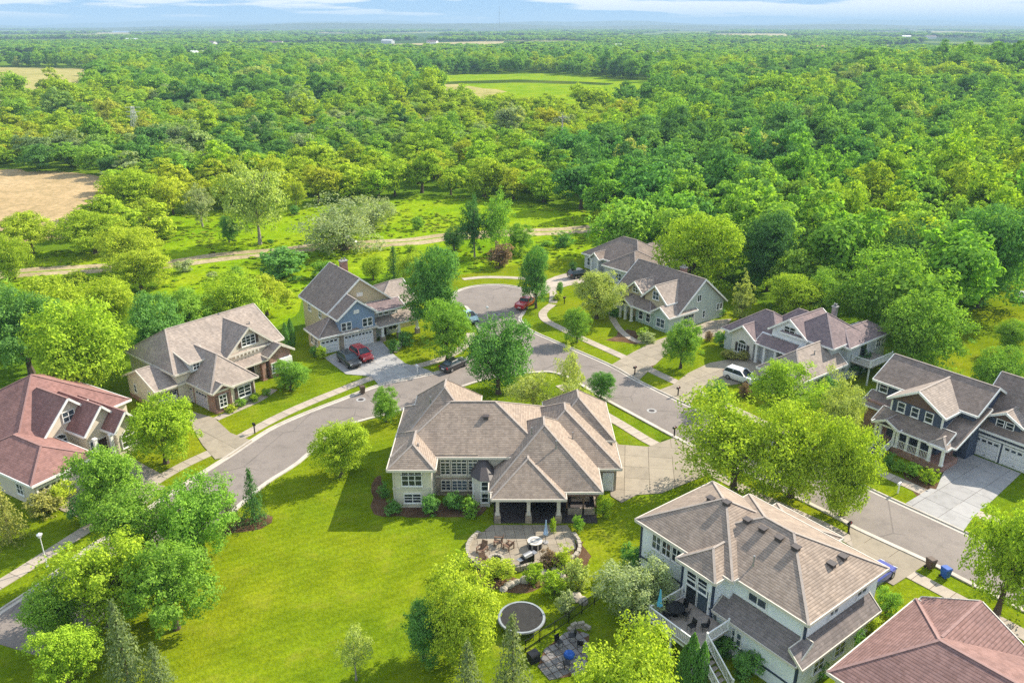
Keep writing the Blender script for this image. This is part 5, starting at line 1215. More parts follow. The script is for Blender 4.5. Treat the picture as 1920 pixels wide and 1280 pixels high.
for i, p in enumerate((((-13.6, 67.0), (-7.0, 66.6), (-3.2, 67.0), (-2.6, 69.0), (-12.6, 69.5), (-14.0, 75.0), (-15.0, 74.0)), ((-27.5, 63.5), (-24.3, 64.6), (-23.2, 66.2), (-24.4, 67.4), (-27.5, 66)),
                       ((41.5, 70.4), (47.5, 68.0), (44.8, 73.6), (42.0, 76.0)), ((14.6, 114), (19.5, 112.2), (22, 116), (18, 119)))):
    sheet('planting_bed', wob(p, 0.3, 1.2, 40 + i), 0.028, MATS['mulch'])
def stone_wall(name, label, pts, h, courses, mat, length=0.62, depth=0.34):
    o = thing(name, label, 'stone wall', (pts[0][0], pts[0][1], 0)); rng = random.Random(len(pts) * 7)
    q = resample(smooth(pts, 6), length)
    for c in range(courses):
        for i in range(len(q) - 1):
            a, b = Vector(q[i]), Vector(q[i + 1]); d = (b - a); m = a + d * (0.5 + (0.5 if c % 2 else 0)); hh = h / courses
            l = d.length * rng.uniform(.44, .48); w_ = depth / 2 * rng.uniform(.85, 1.12); z0 = c * hh + 0.01; z1 = (c + 1) * hh - 0.015
            MB().hull([(-l, -w_, z0), (l, -w_, z0), (l, w_, z0), (-l, w_, z0)], [(-l * .95, -w_ * .92, z1), (l * .95, -w_ * .92, z1), (l * .95, w_ * .92, z1), (-l * .95, w_ * .92, z1)]).build(
                'stone', MATS[mat], o, (m.x - pts[0][0], m.y - pts[0][1], rng.uniform(-.01, .01)), math.atan2(d.y, d.x))
    return o
stone_wall('seat_wall', 'curved pale stone seat wall round the fire pit patio', WALL_ARC, 0.55, 2, 'boulder')
stone_wall('garden_wall', 'low stone edging on the flower bed side of the patio', WALL_RIGHT, 0.4, 2, 'boulder')
o = thing('fire_pit', 'round stone fire pit on the patio', 'fire pit', (*FIREPIT, 0.09))
for k in range(14):
    a = 2 * math.pi * k / 14
    for c in range(2):
        MB().box(-.15, .15, -.12, .12, c * .17 + .002, c * .17 + .16).build('stone', MATS['boulder'], o, (.62 * math.cos(a + c * .22), .62 * math.sin(a + c * .22), 0), a + c * .22 + math.pi / 2)
MB().ring(0, 0, 0.0, .5, .02, .14, 14).build('ash', MATS['rubber'], o)
for i, (x, y, a) in enumerate(ADIRONDACKS):
    o = thing('lounge_chair', ('brown slatted lounge chair nearest the stone seat wall', 'brown slatted lounge chair with its back to the house', 'brown slatted lounge chair beside the round table', 'brown slatted lounge chair at the fire pit rim')[i], 'chair', (x, y, 0.09), R(a), 'chairs round the fire pit')
    for k in range(5):
        MB().hull([(-.3 + k * .125, .1, .3), (-.19 + k * .125, .1, .3), (-.19 + k * .125, .13, .3), (-.3 + k * .125, .13, .3)], [(-.3 + k * .125, .42, 1.0), (-.19 + k * .125, .42, 1.0), (-.19 + k * .125, .45, 1.0), (-.3 + k * .125, .45, 1.0)]).build('back_slat', MATS['wood_brown'], o)
        MB().hull([(-.3, -.5 + k * .12, .36 - k * .015), (.3, -.5 + k * .12, .36 - k * .015), (.3, -.4 + k * .12, .35 - k * .015), (-.3, -.4 + k * .12, .35 - k * .015)], [(-.3, -.5 + k * .12, .39 - k * .015), (.3, -.5 + k * .12, .39 - k * .015), (.3, -.4 + k * .12, .38 - k * .015), (-.3, -.4 + k * .12, .38 - k * .015)]).build('seat_slat', MATS['wood_brown'], o)
    for s in (-1, 1):
        MB().box(s * .36 - .07, s * .36 + .07, -.5, .3, .56, .59).build('armrest', MATS['wood_brown'], o); MB().box(s * .36 - .03, s * .36 + .03, -.48, -.38, 0, .56).build('leg', MATS['wood_brown'], o); MB().box(s * .36 - .03, s * .36 + .03, .2, .3, 0, .56).build('leg', MATS['wood_brown'], o)
o = thing('hot_tub', 'round dark tub with pale lid at the edge of the patio', 'tub', (*ROUND_TABLE, 0.07))
MB().ring(0, 0, .0, .66, 0, .62, 24).build('shell', MATS['rubber'], o); MB().ring(0, 0, 0.0, .70, .62, .70, 24).build('lid', MATS['trim_cream'], o); MB().ring(0, 0, 0.24, .42, .702, .73, 24).build('lid_seam', MATS['concrete_grey'], o)
for k in range(16):
    a = 2 * math.pi * k / 16; MB().box(-.09, .09, 0, .04, .06, .58).build('panel', MATS['metal_grey' if k % 2 else 'black_metal'], o, (.66 * math.cos(a), .66 * math.sin(a), 0), a - math.pi / 2)
def closed_umbrella(x, y, z, mat, h, label):
    o = thing('closed_umbrella', label, 'umbrella', (x, y, z)); MB().tube((0, 0, 0), (0, 0, h), .03).build('pole', MATS['metal_grey'], o); MB().tube((0, 0, 0), (0, 0, .1), .3, .26, 12).build('base', MATS['concrete_grey'], o)
    c = MB(); n = 12; r = lambda k, f: f * (.26 if k % 2 else .19)
    c.hull([(r(k, 1.0) * math.cos(k * 2 * math.pi / n), r(k, 1.0) * math.sin(k * 2 * math.pi / n), h * .38) for k in range(n)], [(r(k, .55) * math.cos(k * 2 * math.pi / n), r(k, .55) * math.sin(k * 2 * math.pi / n), h * .62) for k in range(n)])
    c.hull([(r(k, .55) * math.cos(k * 2 * math.pi / n), r(k, .55) * math.sin(k * 2 * math.pi / n), h * .62) for k in range(n)], [(.04 * math.cos(k * 2 * math.pi / n), .04 * math.sin(k * 2 * math.pi / n), h) for k in range(n)]); c.build('canopy', MATS[mat], o)
closed_umbrella(*UMBRELLA, 0.08, 'canvas_blue', 2.5, 'closed pale blue umbrella beside the round tub on the patio')
x, y, a = GRILL
o = thing('barbecue_grill', 'black lidded barbecue on the patio above the stone steps', 'grill', (x, y, 0.09), R(a))
MB().box(-.65, .65, -.28, .28, .1, .85).build('cabinet', MATS['black_metal'], o)
n = 8; pr = [(.3 * math.cos(math.pi * k / n), .87 + .32 * math.sin(math.pi * k / n)) for k in range(n + 1)]
lid = MB().hull([(-.45, py, pz) for py, pz in pr], [(.45, py, pz) for py, pz in pr]).build('lid', MATS['metal_grey'], o); MB().tube((-.35, -.34, .98), (.35, -.34, .98), .025).build('handle', MATS['metal_grey'], lid)
for s in (-1, 1): MB().box(s * .85 - .2, s * .85 + .2, -.25, .25, .82, .86).build('side_shelf', MATS['metal_grey'], o)
for k, (x, y, r) in enumerate(BOULDERS):
    rng = random.Random(k + 90); bm = bmesh.new(); bmesh.ops.create_icosphere(bm, subdivisions=2, radius=r)
    for v in bm.verts: v.co = Vector((v.co.x * 1.15, v.co.y * .9, v.co.z * .62)) * rng.uniform(.84, 1.12)
    me = bpy.data.meshes.new('boulder'); bm.to_mesh(me); bm.free(); me.materials.append(MATS['boulder'])
    tag(link('boulder', me, None, (x, y, r * .22), rng.uniform(0, 3)), 'rough tan boulder in the rock garden between patio and trampoline', 'boulder', 'boulders of the rock garden')
# covered patio furniture
def table_set(px, py, label, n=4, r=.75):
    o = thing('patio_table', label, 'table', (px, py, 0.14)); MB().ring(0, 0, 0, r, .70, .75, 18).build('table_top', MATS['black_metal'], o); MB().tube((0, 0, .03), (0, 0, .7), .06).build('stem', MATS['black_metal'], o); MB().tube((0, 0, 0), (0, 0, .04), .3, n=12).build('foot', MATS['black_metal'], o)
def patio_chair(px, py, z, a, label, group, mat='black_metal'):
    o = thing('patio_chair', label, 'chair', (px, py, z), R(a), group)
    MB().box(-.24, .24, -.24, .24, .42, .47).build('seat', MATS[mat], o); MB().hull([(-.24, .2, .47), (.24, .2, .47), (.24, .25, .47), (-.24, .25, .47)], [(-.24, .3, .95), (.24, .3, .95), (.24, .34, .95), (-.24, .34, .95)]).build('backrest', MATS[mat], o)
    for sx in (-1, 1):
        for sy in (-1, 1): MB().tube((sx * .21, sy * .21, 0), (sx * .21, sy * .21, .42), .02, n=6).build('leg', MATS['black_metal'], o)
table_set(3.1, 67.6, 'dark round table under the covered patio')
for k, (dx, dy, a) in enumerate(((-1.0, 0, 90), (1.0, 0, -90), (0, .95, 0), (0, -.95, 180))): patio_chair(3.1 + dx, 67.6 + dy, 0.14, a, 'dark chair round the table under the covered patio', 'chairs under the covered patio')
o = thing('sofa', 'dark outdoor sofa at the back of the covered patio', 'sofa', (-0.2, 69.4, 0.14)); MB().box(-.95, .95, -.4, .4, .1, .42).build('seat', MATS['cushion'], o); MB().box(-.95, .95, .3, .48, .42, .85).build('backrest', MATS['cushion'], o)
for s in (-1, 1): MB().box(s * .95 - .12, s * .95 + .12, -.4, .3, .421, .62).build('armrest', MATS['black_metal'], o)
o = thing('sofa', 'tan cushioned sofa inside the screened porch', 'sofa', (6.9, 69.6, 0.14)); MB().box(-.95, .95, -.4, .4, .1, .42).build('seat', MATS['patio_paver'], o); MB().box(-.95, .95, .3, .48, .42, .85).build('backrest', MATS['patio_paver'], o)
# trampoline
o = thing('trampoline', 'round black trampoline with pale padded rim on the lawn', 'trampoline', (*TRAMP, 0.02))
TR = 1.75
MB().ring(0, 0, 0, TR, .80, .82, 32).build('mat', MATS['black_mat'] if 'black_mat' in MATS else mat_plain('black_mat', (0.026, 0.025, 0.024), .95, 0, .25, 2), o)
MB().ring(0, 0, TR - .04, TR + .12, .79, .86, 32).build('padding', mat_plain('pad_grey', (0.26, 0.29, 0.31), .7, 0, .2, 2), o)
MB().ring(0, 0, TR + .10, TR + .17, .74, .8, 32).build('frame', MATS['metal_grey'], o)
for k in range(6):
    a = k * math.pi / 3; MB().tube(((TR + .13) * math.cos(a), (TR + .13) * math.sin(a), 0), ((TR + .13) * math.cos(a), (TR + .13) * math.sin(a), .76), .04).build('leg', MATS['metal_grey'], o)
# black rail fence
for i in range(1):
    o = thing('rail_fence', 'black metal rail fence running from the trampoline lawn to the hedge', 'fence', (*FENCE[0], 0.02)); f0 = Vector((*FENCE[0], 0))
    q = resample(FENCE, 1.6)
    for p in q: MB().box(-.04, .04, -.04, .04, 0, 1.15).build('post', MATS['black_metal'], o, Vector((*p, 0)) - f0)
    for a, b in zip(q[:-1], q[1:]):
        for z in (.25, 1.05): MB().bar(Vector((*a, z)) - f0, Vector((*b, z)) - f0, .04, .05).build('rail', MATS['black_metal'], o)
        for k in range(1, 10): pp = Vector(a).lerp(Vector(b), k / 10); MB().box(-.01, .01, -.01, .01, .25, 1.05).build('picket', MATS['black_metal'], o, Vector((*pp, 0)) - f0)
# lower patio
for k, (x, y, a) in enumerate(PATIO2_CHAIRS): patio_chair(x, y, 0.08, a, ('dark chair at the lawn side of the lower patio', 'dark chair against the curved wall of the lower patio', 'dark chair nearest the yellow maple on the lower patio', 'dark chair nearest the bottom edge on the lower patio')[k], 'chairs on the lower patio')
o = thing('pouf', 'round blue pouf on the lower patio', 'pouf', (*BLUE_STOOL, 0.08)); mb_ = mat_plain('pouf_blue', (0.01, 0.09, 0.40), .7, 0, .1)
m = MB(); prof = [(.30, 0), (.42, .1), (.44, .25), (.36, .38), (.1, .43)]
for (r0, z0), (r1, z1) in zip(prof[:-1], prof[1:]): m.hull([(r0 * math.cos(k * .393), r0 * math.sin(k * .393), z0) for k in range(16)], [(r1 * math.cos(k * .393), r1 * math.sin(k * .393), z1) for k in range(16)])
m.build('cushion', mb_, o); MB().tube((0, 0, .42), (0, 0, .45), .06, n=8).build('button', mb_, o)
stone_wall('curved_wall', 'curved grey stone wall behind the lower patio', [(PATIO2[1][0] + .2, PATIO2[1][1] + .2), (PATIO2[2][0] + .4, PATIO2[2][1] + .35), (PATIO2[3][0] + .2, PATIO2[3][1] + .2)], .5, 2, 'boulder')
o = thing('storage_bin', 'dark covered storage bin beside the lower patio', 'storage bin', (*DARK_BIN, 0.02), .6); MB().box(-.4, .4, -.35, .35, 0, .7).build('body', MATS['rubber'], o); MB().hull([(-.44, -.39, .702), (.44, -.39, .702), (.44, .39, .702), (-.44, .39, .702)], [(-.4, -.3, .8), (.4, -.3, .8), (.4, .3, .8), (-.4, .3, .8)]).build('lid', MATS['black_metal'], o)
# deck furniture of the white house
def onB(x, y, z):
    c, s = math.cos(R(-53)), math.sin(R(-53)); return (11.72 + x * c - y * s, 60.34 + x * s + y * c, z)
closed_umbrella(*onB(8.25, -6.7, 2.61), 'canvas_teal', 2.4, 'closed turquoise umbrella at the corner of the raised deck')
table_set(*onB(9.0, -5.7, 2.61)[:2], 'dark round table on the raised deck'); bpy.data.objects['patio_table.001'].location.z = 2.61
for k, (dx, dy, a) in enumerate(((-.8, .1, 40), (.75, .3, -130), (.1, .85, -50), (0, -.9, 130), (1.9, -.3, -60), (2.5, .5, -90))):
    px_, py_, pz_ = onB(9.0 + dx, -5.7 + dy, 2.61); patio_chair(px_, py_, pz_, a, ('dark chair at the umbrella side of the deck table', 'dark chair at the house side of the deck table', 'dark chair between deck table and glass doors', 'dark chair between deck table and railing', 'dark chair near the middle of the deck', 'dark chair nearest the deck stairs')[k], 'chairs on the raised deck')
# pylon and wooden pole
for (x, y, label) in PYLON:
    o = thing('power_pylon', label, 'pylon', (x, y, 0)); m = mat_plain('galvanised', (0.55, 0.55, 0.56), .5, .4, .1); hT = 13.5
    for s1 in (-1, 1):
        for s2 in (-1, 1): MB().bar((s1 * 1.9, s2 * 1.9, 0), (s1 * .35, s2 * .35, hT), .2, .2).build('leg', m, o)
    for k in range(9):
        z0, z1 = hT * k / 9, hT * (k + 1) / 9; w0, w1 = 1.9 - 1.55 * k / 9, 1.9 - 1.55 * (k + 1) / 9
        for s in (-1, 1): MB().bar((-w0, s * w0, z0), (w1, s * w1, z1), .1, .1).build('brace', m, o); MB().bar((w0, s * w0, z0), (-w1, s * w1, z1), .1, .1).build('brace', m, o)
    for z in (9.5, 11.3, 13.1): MB().bar((-3.0, 0, z), (3.0, 0, z), .2, .2).build('cross_arm', m, o)
for (x, y, label) in POLE:
    o = thing('power_pole', label, 'pole', (x, y, 0)); m = mat_plain('pole_wood', (0.42, 0.37, 0.32), .8, 0, .2)
    MB().tube((0, 0, 0), (0, 0, 15), .32, .22, 8).build('pole', m, o); MB().box(-1.4, 1.4, -.12, .12, 14.0, 14.3).build('cross_arm', m, o)
    for s in (-1.2, 0, 1.2): MB().tube((s, 0, 14.3), (s, 0, 14.6), .07).build('insulator', MATS['white_plastic'], o)

# ------------------------------------------------------------------ manholes and drain grates in the street
for i, (x, y) in enumerate(((-19.5, 93.2), (17.5, 90.0), (-2.6, 126.0), (-33.5, 70.5))):
    o = thing('manhole_cover', ('round iron manhole cover in the street beside the brown bin', 'round iron manhole cover in the street near the small verge tree', 'round iron manhole cover in the cul de sac', 'round iron manhole cover in the street by the lower tree cluster')[i], 'manhole', (x, y, 0.036))
    MB().ring(0, 0, 0.0, .36, 0, .012, 18).build('lid', MATS['trim_dark'], o); MB().ring(0, 0, .38, .62, 0, .01, 18).build('collar', MATS['concrete_grey'], o)

# ------------------------------------------------------------------ trees
TINT = {'bright': (0.350, 0.500, 0.050), 'mid': (0.250, 0.440, 0.070), 'deep': (0.165, 0.345, 0.090), 'dark': (0.105, 0.225, 0.075), 'gold': (0.415, 0.520, 0.055),
        'pale': (0.42, 0.51, 0.15), 'grey': (0.36, 0.44, 0.235), 'olive': (0.37, 0.38, 0.12), 'maroon': (0.28, 0.20, 0.14), 'needle': (0.235, 0.30, 0.145)}
LEAF = mat_leaf('leaf', None, trans=0.34)
mat_plain('bark', (0.10, 0.075, 0.055), 0.95, 0, 0.3, 3.0); mat_plain('bark_pale', (0.30, 0.27, 0.23), 0.9, 0, 0.3, 3.0)

def leaf_mesh(name, pts, nrm, size, rng, aspect=0.62, jitter=0.5):
    """one small folded quad per point, facing roughly along nrm"""
    n = len(pts)
    d = nrm + rng.normal(0, jitter, (n, 3)); d /= np.linalg.norm(d, axis=1, keepdims=True) + 1e-9
    h = rng.normal(0, 1, (n, 3)); u = np.cross(d, h); u /= np.linalg.norm(u, axis=1, keepdims=True) + 1e-9
    v = np.cross(d, u); s = size * rng.uniform(0.65, 1.35, (n, 1))
    a = pts - u * s; b = pts + v * s * aspect + d * s * 0.25; c = pts + u * s; e = pts - v * s * aspect + d * s * 0.25
    V = np.stack([a, b, c, e], axis=1).reshape(-1, 3)
    me = bpy.data.meshes.new(name)
    me.vertices.add(4 * n); me.vertices.foreach_set('co', V.astype(np.float32).ravel())
    me.loops.add(4 * n); me.loops.foreach_set('vertex_index', np.arange(4 * n, dtype=np.int32))
    me.polygons.add(n); me.polygons.foreach_set('loop_start', np.arange(0, 4 * n, 4, dtype=np.int32))
    me.update(calc_edges=True); me.validate()
    me.materials.append(LEAF); return me

def lobes_crown(name, seed, n_leaf, n_lobe, leaf, zc=0.60, rz=0.40, lobe=(0.16, 0.27), shape='round', per=18, tuft=0.33, ragged=0.22, sag=0.0):
    """crown of unit width and height: limbs carry lobes, lobes carry tufts, tufts carry leaves"""
    rng = np.random.default_rng(seed); T = []; D = []; S = []; st = rng.uniform(0.86, 1.14, 2)
    for i in range(n_lobe):
        p = rng.normal(0, 1, 3); p /= np.linalg.norm(p) + 1e-6
        k = rng.uniform(0.0, 0.45) if i < n_lobe // 5 else rng.uniform(1 - 1.6 * ragged, 1 + ragged)
        p = p * k; r = rng.uniform(*lobe); f = 1.0
        if shape == 'oval': f = 1.0 - 0.5 * max(0, p[2]) - 0.25 * max(0, -p[2])
        if shape == 'pyramid': f = 1.0 - 0.75 * (p[2] * 0.5 + 0.5); r *= 1.0 - 0.35 * (p[2] * 0.5 + 0.5)
        if shape == 'flat': f = 1.0 if p[2] > -0.2 else 0.75
        c = np.array([p[0] * (0.5 - r * 0.7) * f * st[0], p[1] * (0.5 - r * 0.7) * f * st[1], zc + p[2] * (rz - r * 0.65)])
        n = max(6, int(per * (r / lobe[1]) ** 2 * rng.uniform(0.8, 1.2)))
        d = rng.normal(0, 1, (n, 3)); d[:, 2] += 0.3; d /= np.linalg.norm(d, axis=1, keepdims=True)
        q = c + d * r * rng.uniform(0.72, 1.12, (n, 1)) * np.array([1, 1, 0.9])
        T.append(q); D.append(d); S.append(r * tuft * rng.uniform(0.7, 1.3, n))
    T = np.concatenate(T); D = np.concatenate(D); S = np.concatenate(S)
    w = S ** 2; idx = rng.choice(len(T), n_leaf, p=w / w.sum())
    g = rng.normal(0, 1, (n_leaf, 3)); g /= np.linalg.norm(g, axis=1, keepdims=True); g *= rng.random((n_leaf, 1)) ** 0.45
    P = T[idx] + g * S[idx][:, None] * np.array([1.15, 1.15, 0.75])
    P[:, 2] -= sag * np.linalg.norm(g[:, :2], axis=1) * S[idx] * 2
    P[:, :2] *= 0.5 / np.percentile(np.linalg.norm(P[:, :2], axis=1), 97)
    zt = np.percentile(P[:, 2], 99.6); P[:, 2] *= 0.985 / zt
    P[:, 2] = np.maximum(P[:, 2], 0.03)
    N = D[idx] * 0.55 + g * 0.55 + np.array([0.08, 0.05, 0.5])
    me = leaf_mesh(name, P, N, leaf, rng, 0.62, 0.55)
    return me

def trunk_mesh(name, seed, top=0.55, r=0.03, limbs=6, mat='bark', sub=True):
    rng = random.Random(seed); m = MB(); p = Vector((0, 0, -0.01)); n = 5
    pts = [p]
    for i in range(n):
        p = p + Vector((rng.uniform(-0.012, 0.012), rng.uniform(-0.012, 0.012), (top + 0.01) / n)); pts.append(p)
    for i in range(n): m.tube(pts[i], pts[i + 1], r * (1.25 - 0.8 * i / n) * (1.35 if i == 0 else 1), r * (1.25 - 0.8 * (i + 1) / n), 7)
    for k in range(limbs):
        a = 2 * math.pi * k / limbs + rng.uniform(-0.4, 0.4); s = pts[2 + k % 3]
        e = s + Vector((math.cos(a) * rng.uniform(0.18, 0.34), math.sin(a) * rng.uniform(0.18, 0.34), rng.uniform(0.14, 0.32)))
        mid = s.lerp(e, 0.5) + Vector((0, 0, -0.03))
        m.tube(s, mid, r * 0.5, r * 0.36, 5); m.tube(mid, e, r * 0.36, r * 0.12, 5)
    return m.mesh(name, MATS[mat])

def spruce_crown(name, seed, n_whorl=20, per=13, nl=22):
    rng = np.random.default_rng(seed); P = []; N = []
    for i in range(n_whorl):
        t = i / (n_whorl - 1); z = 0.10 + 0.86 * t; rad = 0.5 * (1 - t) ** 0.85 + 0.02
        k = max(4, int(per * (1 - 0.5 * t)))
        for j in range(k):
            a = 2 * math.pi * (j + rng.random()) / k; L_ = rad * rng.uniform(0.7, 1.05)
            for q in range(max(4, int(nl * (1 - 0.55 * t)))):
                s = rng.random() ** 0.7; off = rng.normal(0, 0.035 * (1 - 0.4 * s), 3)
                P.append((math.cos(a) * L_ * s + off[0], math.sin(a) * L_ * s + off[1], z - 0.10 * L_ * s * 1.6 + off[2] * 0.6 + rng.uniform(-0.02, 0.02)))
                N.append((math.cos(a) * 0.5, math.sin(a) * 0.5, 0.8))
    return leaf_mesh(name, np.array(P), np.array(N), 0.022, rng, 0.5, 0.5)
def arbor_crown(name, seed, n=1500):
    rng = np.random.default_rng(seed); t = rng.random(n) ** 0.85; a = rng.uniform(0, 2 * math.pi, n)
    r = 0.5 * np.sin(np.pi * np.clip(t * 0.82 + 0.18, 0, 1)) ** 0.75 * (0.8 + 0.24 * rng.random(n)) * (1 + 0.12 * np.sin(a * 5 + t * 9))
    P = np.stack([r * np.cos(a), r * np.sin(a), 0.02 + 0.98 * t], 1); N = np.stack([np.cos(a), np.sin(a), 0.35 + 0 * a], 1)
    return leaf_mesh(name, P, N, 0.055, rng, 0.5, 0.5)

CROWN = {
    'maple': [lobes_crown('crown_maple', 11 + i, 19000, (26, 32, 22, 28, 24)[i], 0.0150, 0.53, 0.47, (0.14, 0.25), per=34, tuft=0.36, ragged=0.10) for i in range(5)],
    'oval': [lobes_crown('crown_oval', 31 + i, 17000, 30, 0.0150, 0.54, 0.47, (0.12, 0.21), 'oval', 24) for i in range(2)],
    'pyramid': [lobes_crown('crown_pyramid', 41, 7000, 30, 0.022, 0.54, 0.47, (0.13, 0.21), 'pyramid', 20)],
    'locust': [lobes_crown('crown_locust', 51 + i, 16000, 30, 0.0130, 0.54, 0.46, (0.11, 0.21), 'flat', 22, 0.42, 0.3, 0.3) for i in range(3)],
    'birch': [lobes_crown('crown_birch', 61 + i, 4600, 20, 0.018, 0.54, 0.47, (0.10, 0.18), 'oval', 14, 0.5, 0.3, 0.6) for i in range(2)],
    'poplar': [lobes_crown('crown_poplar', 71 + i, 7500, 24, 0.018, 0.56, 0.44, (0.11, 0.2), 'oval', 20, 0.4, 0.3) for i in range(2)],
    'willow': [lobes_crown('crown_willow', 81 + i, 10500, 30, 0.0140, 0.50, 0.48, (0.10, 0.19), 'flat', 20, 0.45, 0.3, 0.7) for i in range(2)],
    'spruce': [spruce_crown('crown_spruce', 91 + i) for i in range(2)],
    'arbor': [arbor_crown('crown_arborvitae', 95)],
    'wood': [lobes_crown('crown_woodland', 101 + i, 4200, (12, 16, 9, 18, 14, 10, 13)[i], 0.030, (0.56, 0.55, 0.58, 0.54, 0.53, 0.6, 0.55)[i], (0.44, 0.46, 0.42, 0.46, 0.47, 0.4, 0.46)[i],
             ((0.15, 0.30), (0.11, 0.22), (0.16, 0.32), (0.12, 0.22), (0.12, 0.26), (0.14, 0.30), (0.12, 0.24))[i], ('round', 'oval', 'round', 'flat', 'pyramid', 'round', 'oval')[i], 20, 0.40, (0.25, 0.3, 0.35, 0.3, 0.2, 0.4, 0.35)[i]) for i in range(7)],
    'shrub': [lobes_crown('foliage', 121 + i, 2600, 14, 0.034, 0.45, 0.53, (0.17, 0.29), 'round', 18, 0.38) for i in range(4)],
    'far': [lobes_crown('crown_far', 131 + i, 420, 10, 0.095, 0.52, 0.46, (0.16, 0.30), 'round', 12, 0.42, 0.3) for i in range(3)],
}
TRUNK = {'default': [trunk_mesh('trunk', 5 + i) for i in range(3)], 'birch': [trunk_mesh('trunk', 9, 0.75, 0.02, 7, 'bark_pale')], 'poplar': [trunk_mesh('trunk', 12, 0.8, 0.022, 9, 'bark_pale')],
         'spruce': [trunk_mesh('trunk', 14, 0.92, 0.022, 0)], 'locust': [trunk_mesh('trunk', 15, 0.6, 0.028, 9)]}
NAME = {'maple': 'maple_tree', 'oval': 'pear_tree', 'pyramid': 'hornbeam_tree', 'locust': 'locust_tree', 'birch': 'birch_tree', 'poplar': 'poplar_tree', 'willow': 'willow_tree', 'spruce': 'spruce_tree', 'arbor': 'arborvitae', 'wood': 'woodland_tree'}
trng = random.Random(21)
def plant(kind, x, y, h, w, tint, label, group=None, jitter=0.10, z=0.0):
    o = thing(NAME[kind], label, 'tree', (x, y, z), trng.uniform(0, 6.28), group)
    wy = w * trng.uniform(0.92, 1.08); o.scale = (w, wy, h)
    c = link('crown', trng.choice(CROWN[kind]), o); b = TINT[tint] if isinstance(tint, str) else tint
    k = 1 + trng.uniform(-jitter, jitter); c.color = (b[0] * k * (1 + trng.uniform(-jitter, jitter)), b[1] * k, b[2] * k, 1)
    tr = trng.choice(TRUNK.get(kind, TRUNK['default'])); t = link('trunk', tr, o)
    if kind in ('arbor', 'spruce'): pass
    return o
for (x, y, h, w, kind, tint, label) in TREES: plant(kind, x, y, h, w, tint, label, jitter=0.05)
stem = MB()
for a in range(5): stem.tube((0.02 * math.cos(a * 1.26), 0.02 * math.sin(a * 1.26), 0), (0.2 * math.cos(a * 1.26), 0.2 * math.sin(a * 1.26), 0.5), 0.02, 0.008, 5)
stem = stem.mesh('stem', MATS['bark'])
for (x, y, h, w, tint, label) in SHRUBS:
    o = thing('shrub', label, 'shrub', (x, y, 0.02), trng.uniform(0, 6.28)); o.scale = (w, w * trng.uniform(0.9, 1.1), max(0.35, h))
    c = link('foliage', trng.choice(CROWN['shrub']), o); b = TINT[tint]; c.color = (*b, 1); link('stem', stem, o)

# ------------------------------------------------------------------ woodland beyond the houses
frng = random.Random(77)
OPEN = [FIELDS['tan_field'], FIELDS['upper_field'], FIELDS['hay_field'], FIELDS['far_field'], MEADOWS['back_meadow'], MEADOWS['left_meadow'], MEADOWS['glade'], RIGHT_LAWN, lots]
TRACK = smooth(PATH, 5)
def near_track(x, y, d=5.0): return any((x - p[0]) ** 2 + (y - p[1]) ** 2 < d * d for p in TRACK)
def bushland(x, y):
    """low yellow green growth on the left and middle, tall dark oaks on the right and far"""
    return x < 0.10 * y + 6 + 18 * math.sin(y * 0.02)
def open_here(x, y):
    if any(inside((x, y), p) for p in OPEN): return True
    if y < 330 and near_track(x, y): return True
    if y < 235 and x < 8 and inside((x, y), [(-70, 112), (-78, 150), (-64, 176), (-66, 210), (-25, 222), (20, 206), (26, 168), (8, 120), (-40, 112)]): return True
    if bushland(x, y) and y < 470 and math.sin(x * 0.061 + 2.1 * math.sin(y * 0.017)) + math.sin(y * 0.049 + x * 0.021) > 1.72: return True   # grassy gaps
    return False
spots = []
grid = {}
def try_add(x, y, r):
    gx, gy = int(x // 16), int(y // 16)
    for i in (-1, 0, 1):
        for j in (-1, 0, 1):
            for (a, b, c) in grid.get((gx + i, gy + j), ()):
                if (a - x) ** 2 + (b - y) ** 2 < (0.42 * (r + c)) ** 2: return False
    grid.setdefault((gx, gy), []).append((x, y, r)); return True
for t in TREES: try_add(t[0], t[1], t[3] * 0.9)
def fill(y0, y1, n, smin, smax):
    for _ in range(n):
        y = math.sqrt(frng.uniform(y0 * y0, y1 * y1)); x = frng.uniform(-0.72, 0.72) * y
        if x < 12 and y < 174: continue   # this ground is planted tree by tree above
        if open_here(x, y): continue
        s = frng.uniform(smin, smax) * (0.78 if bushland(x, y) and y < 420 else 1.0)
        if try_add(x, y, s): spots.append((x, y, s))
fill(100, 420, 26000, 8.0, 15.5)
fill(420, 1000, 36000, 10.0, 18.0)
spots.sort(key=lambda s: s[0] ** 2 + s[1] ** 2 - 900 * s[2])
def patch(x, y):
    """species stand together: smooth field between 0 and 1"""
    return 0.5 + 0.25 * math.sin(x * 0.031 + 1.9 * math.sin(y * 0.013)) + 0.25 * math.sin(y * 0.027 - x * 0.011 + 1.3 * math.sin(x * 0.019))
def tint_at(x, y):
    u = min(0.999, max(0.0, 0.62 * patch(x, y) + 0.38 * frng.random() + frng.uniform(-0.12, 0.12)))
    if bushland(x, y) and y < 480:
        n = 'gold' if u < 0.34 else 'bright' if u < 0.68 else 'mid' if u < 0.84 else 'deep' if u < 0.92 else 'grey' if u < 0.97 else 'olive'
    else:
        n = 'bright' if u < 0.16 else 'mid' if u < 0.55 else 'deep' if u < 0.86 else 'dark' if u < 0.93 else 'pale'
    return n
def size_at(x, y, s):
    if bushland(x, y) and y < 480: return s * frng.uniform(0.72, 1.05) * (1.4 if frng.random() < 0.15 else 1.0)
    return (0.75 * s + frng.uniform(3.0, 6.5)) * (1.25 if frng.random() < 0.14 else 1.0)
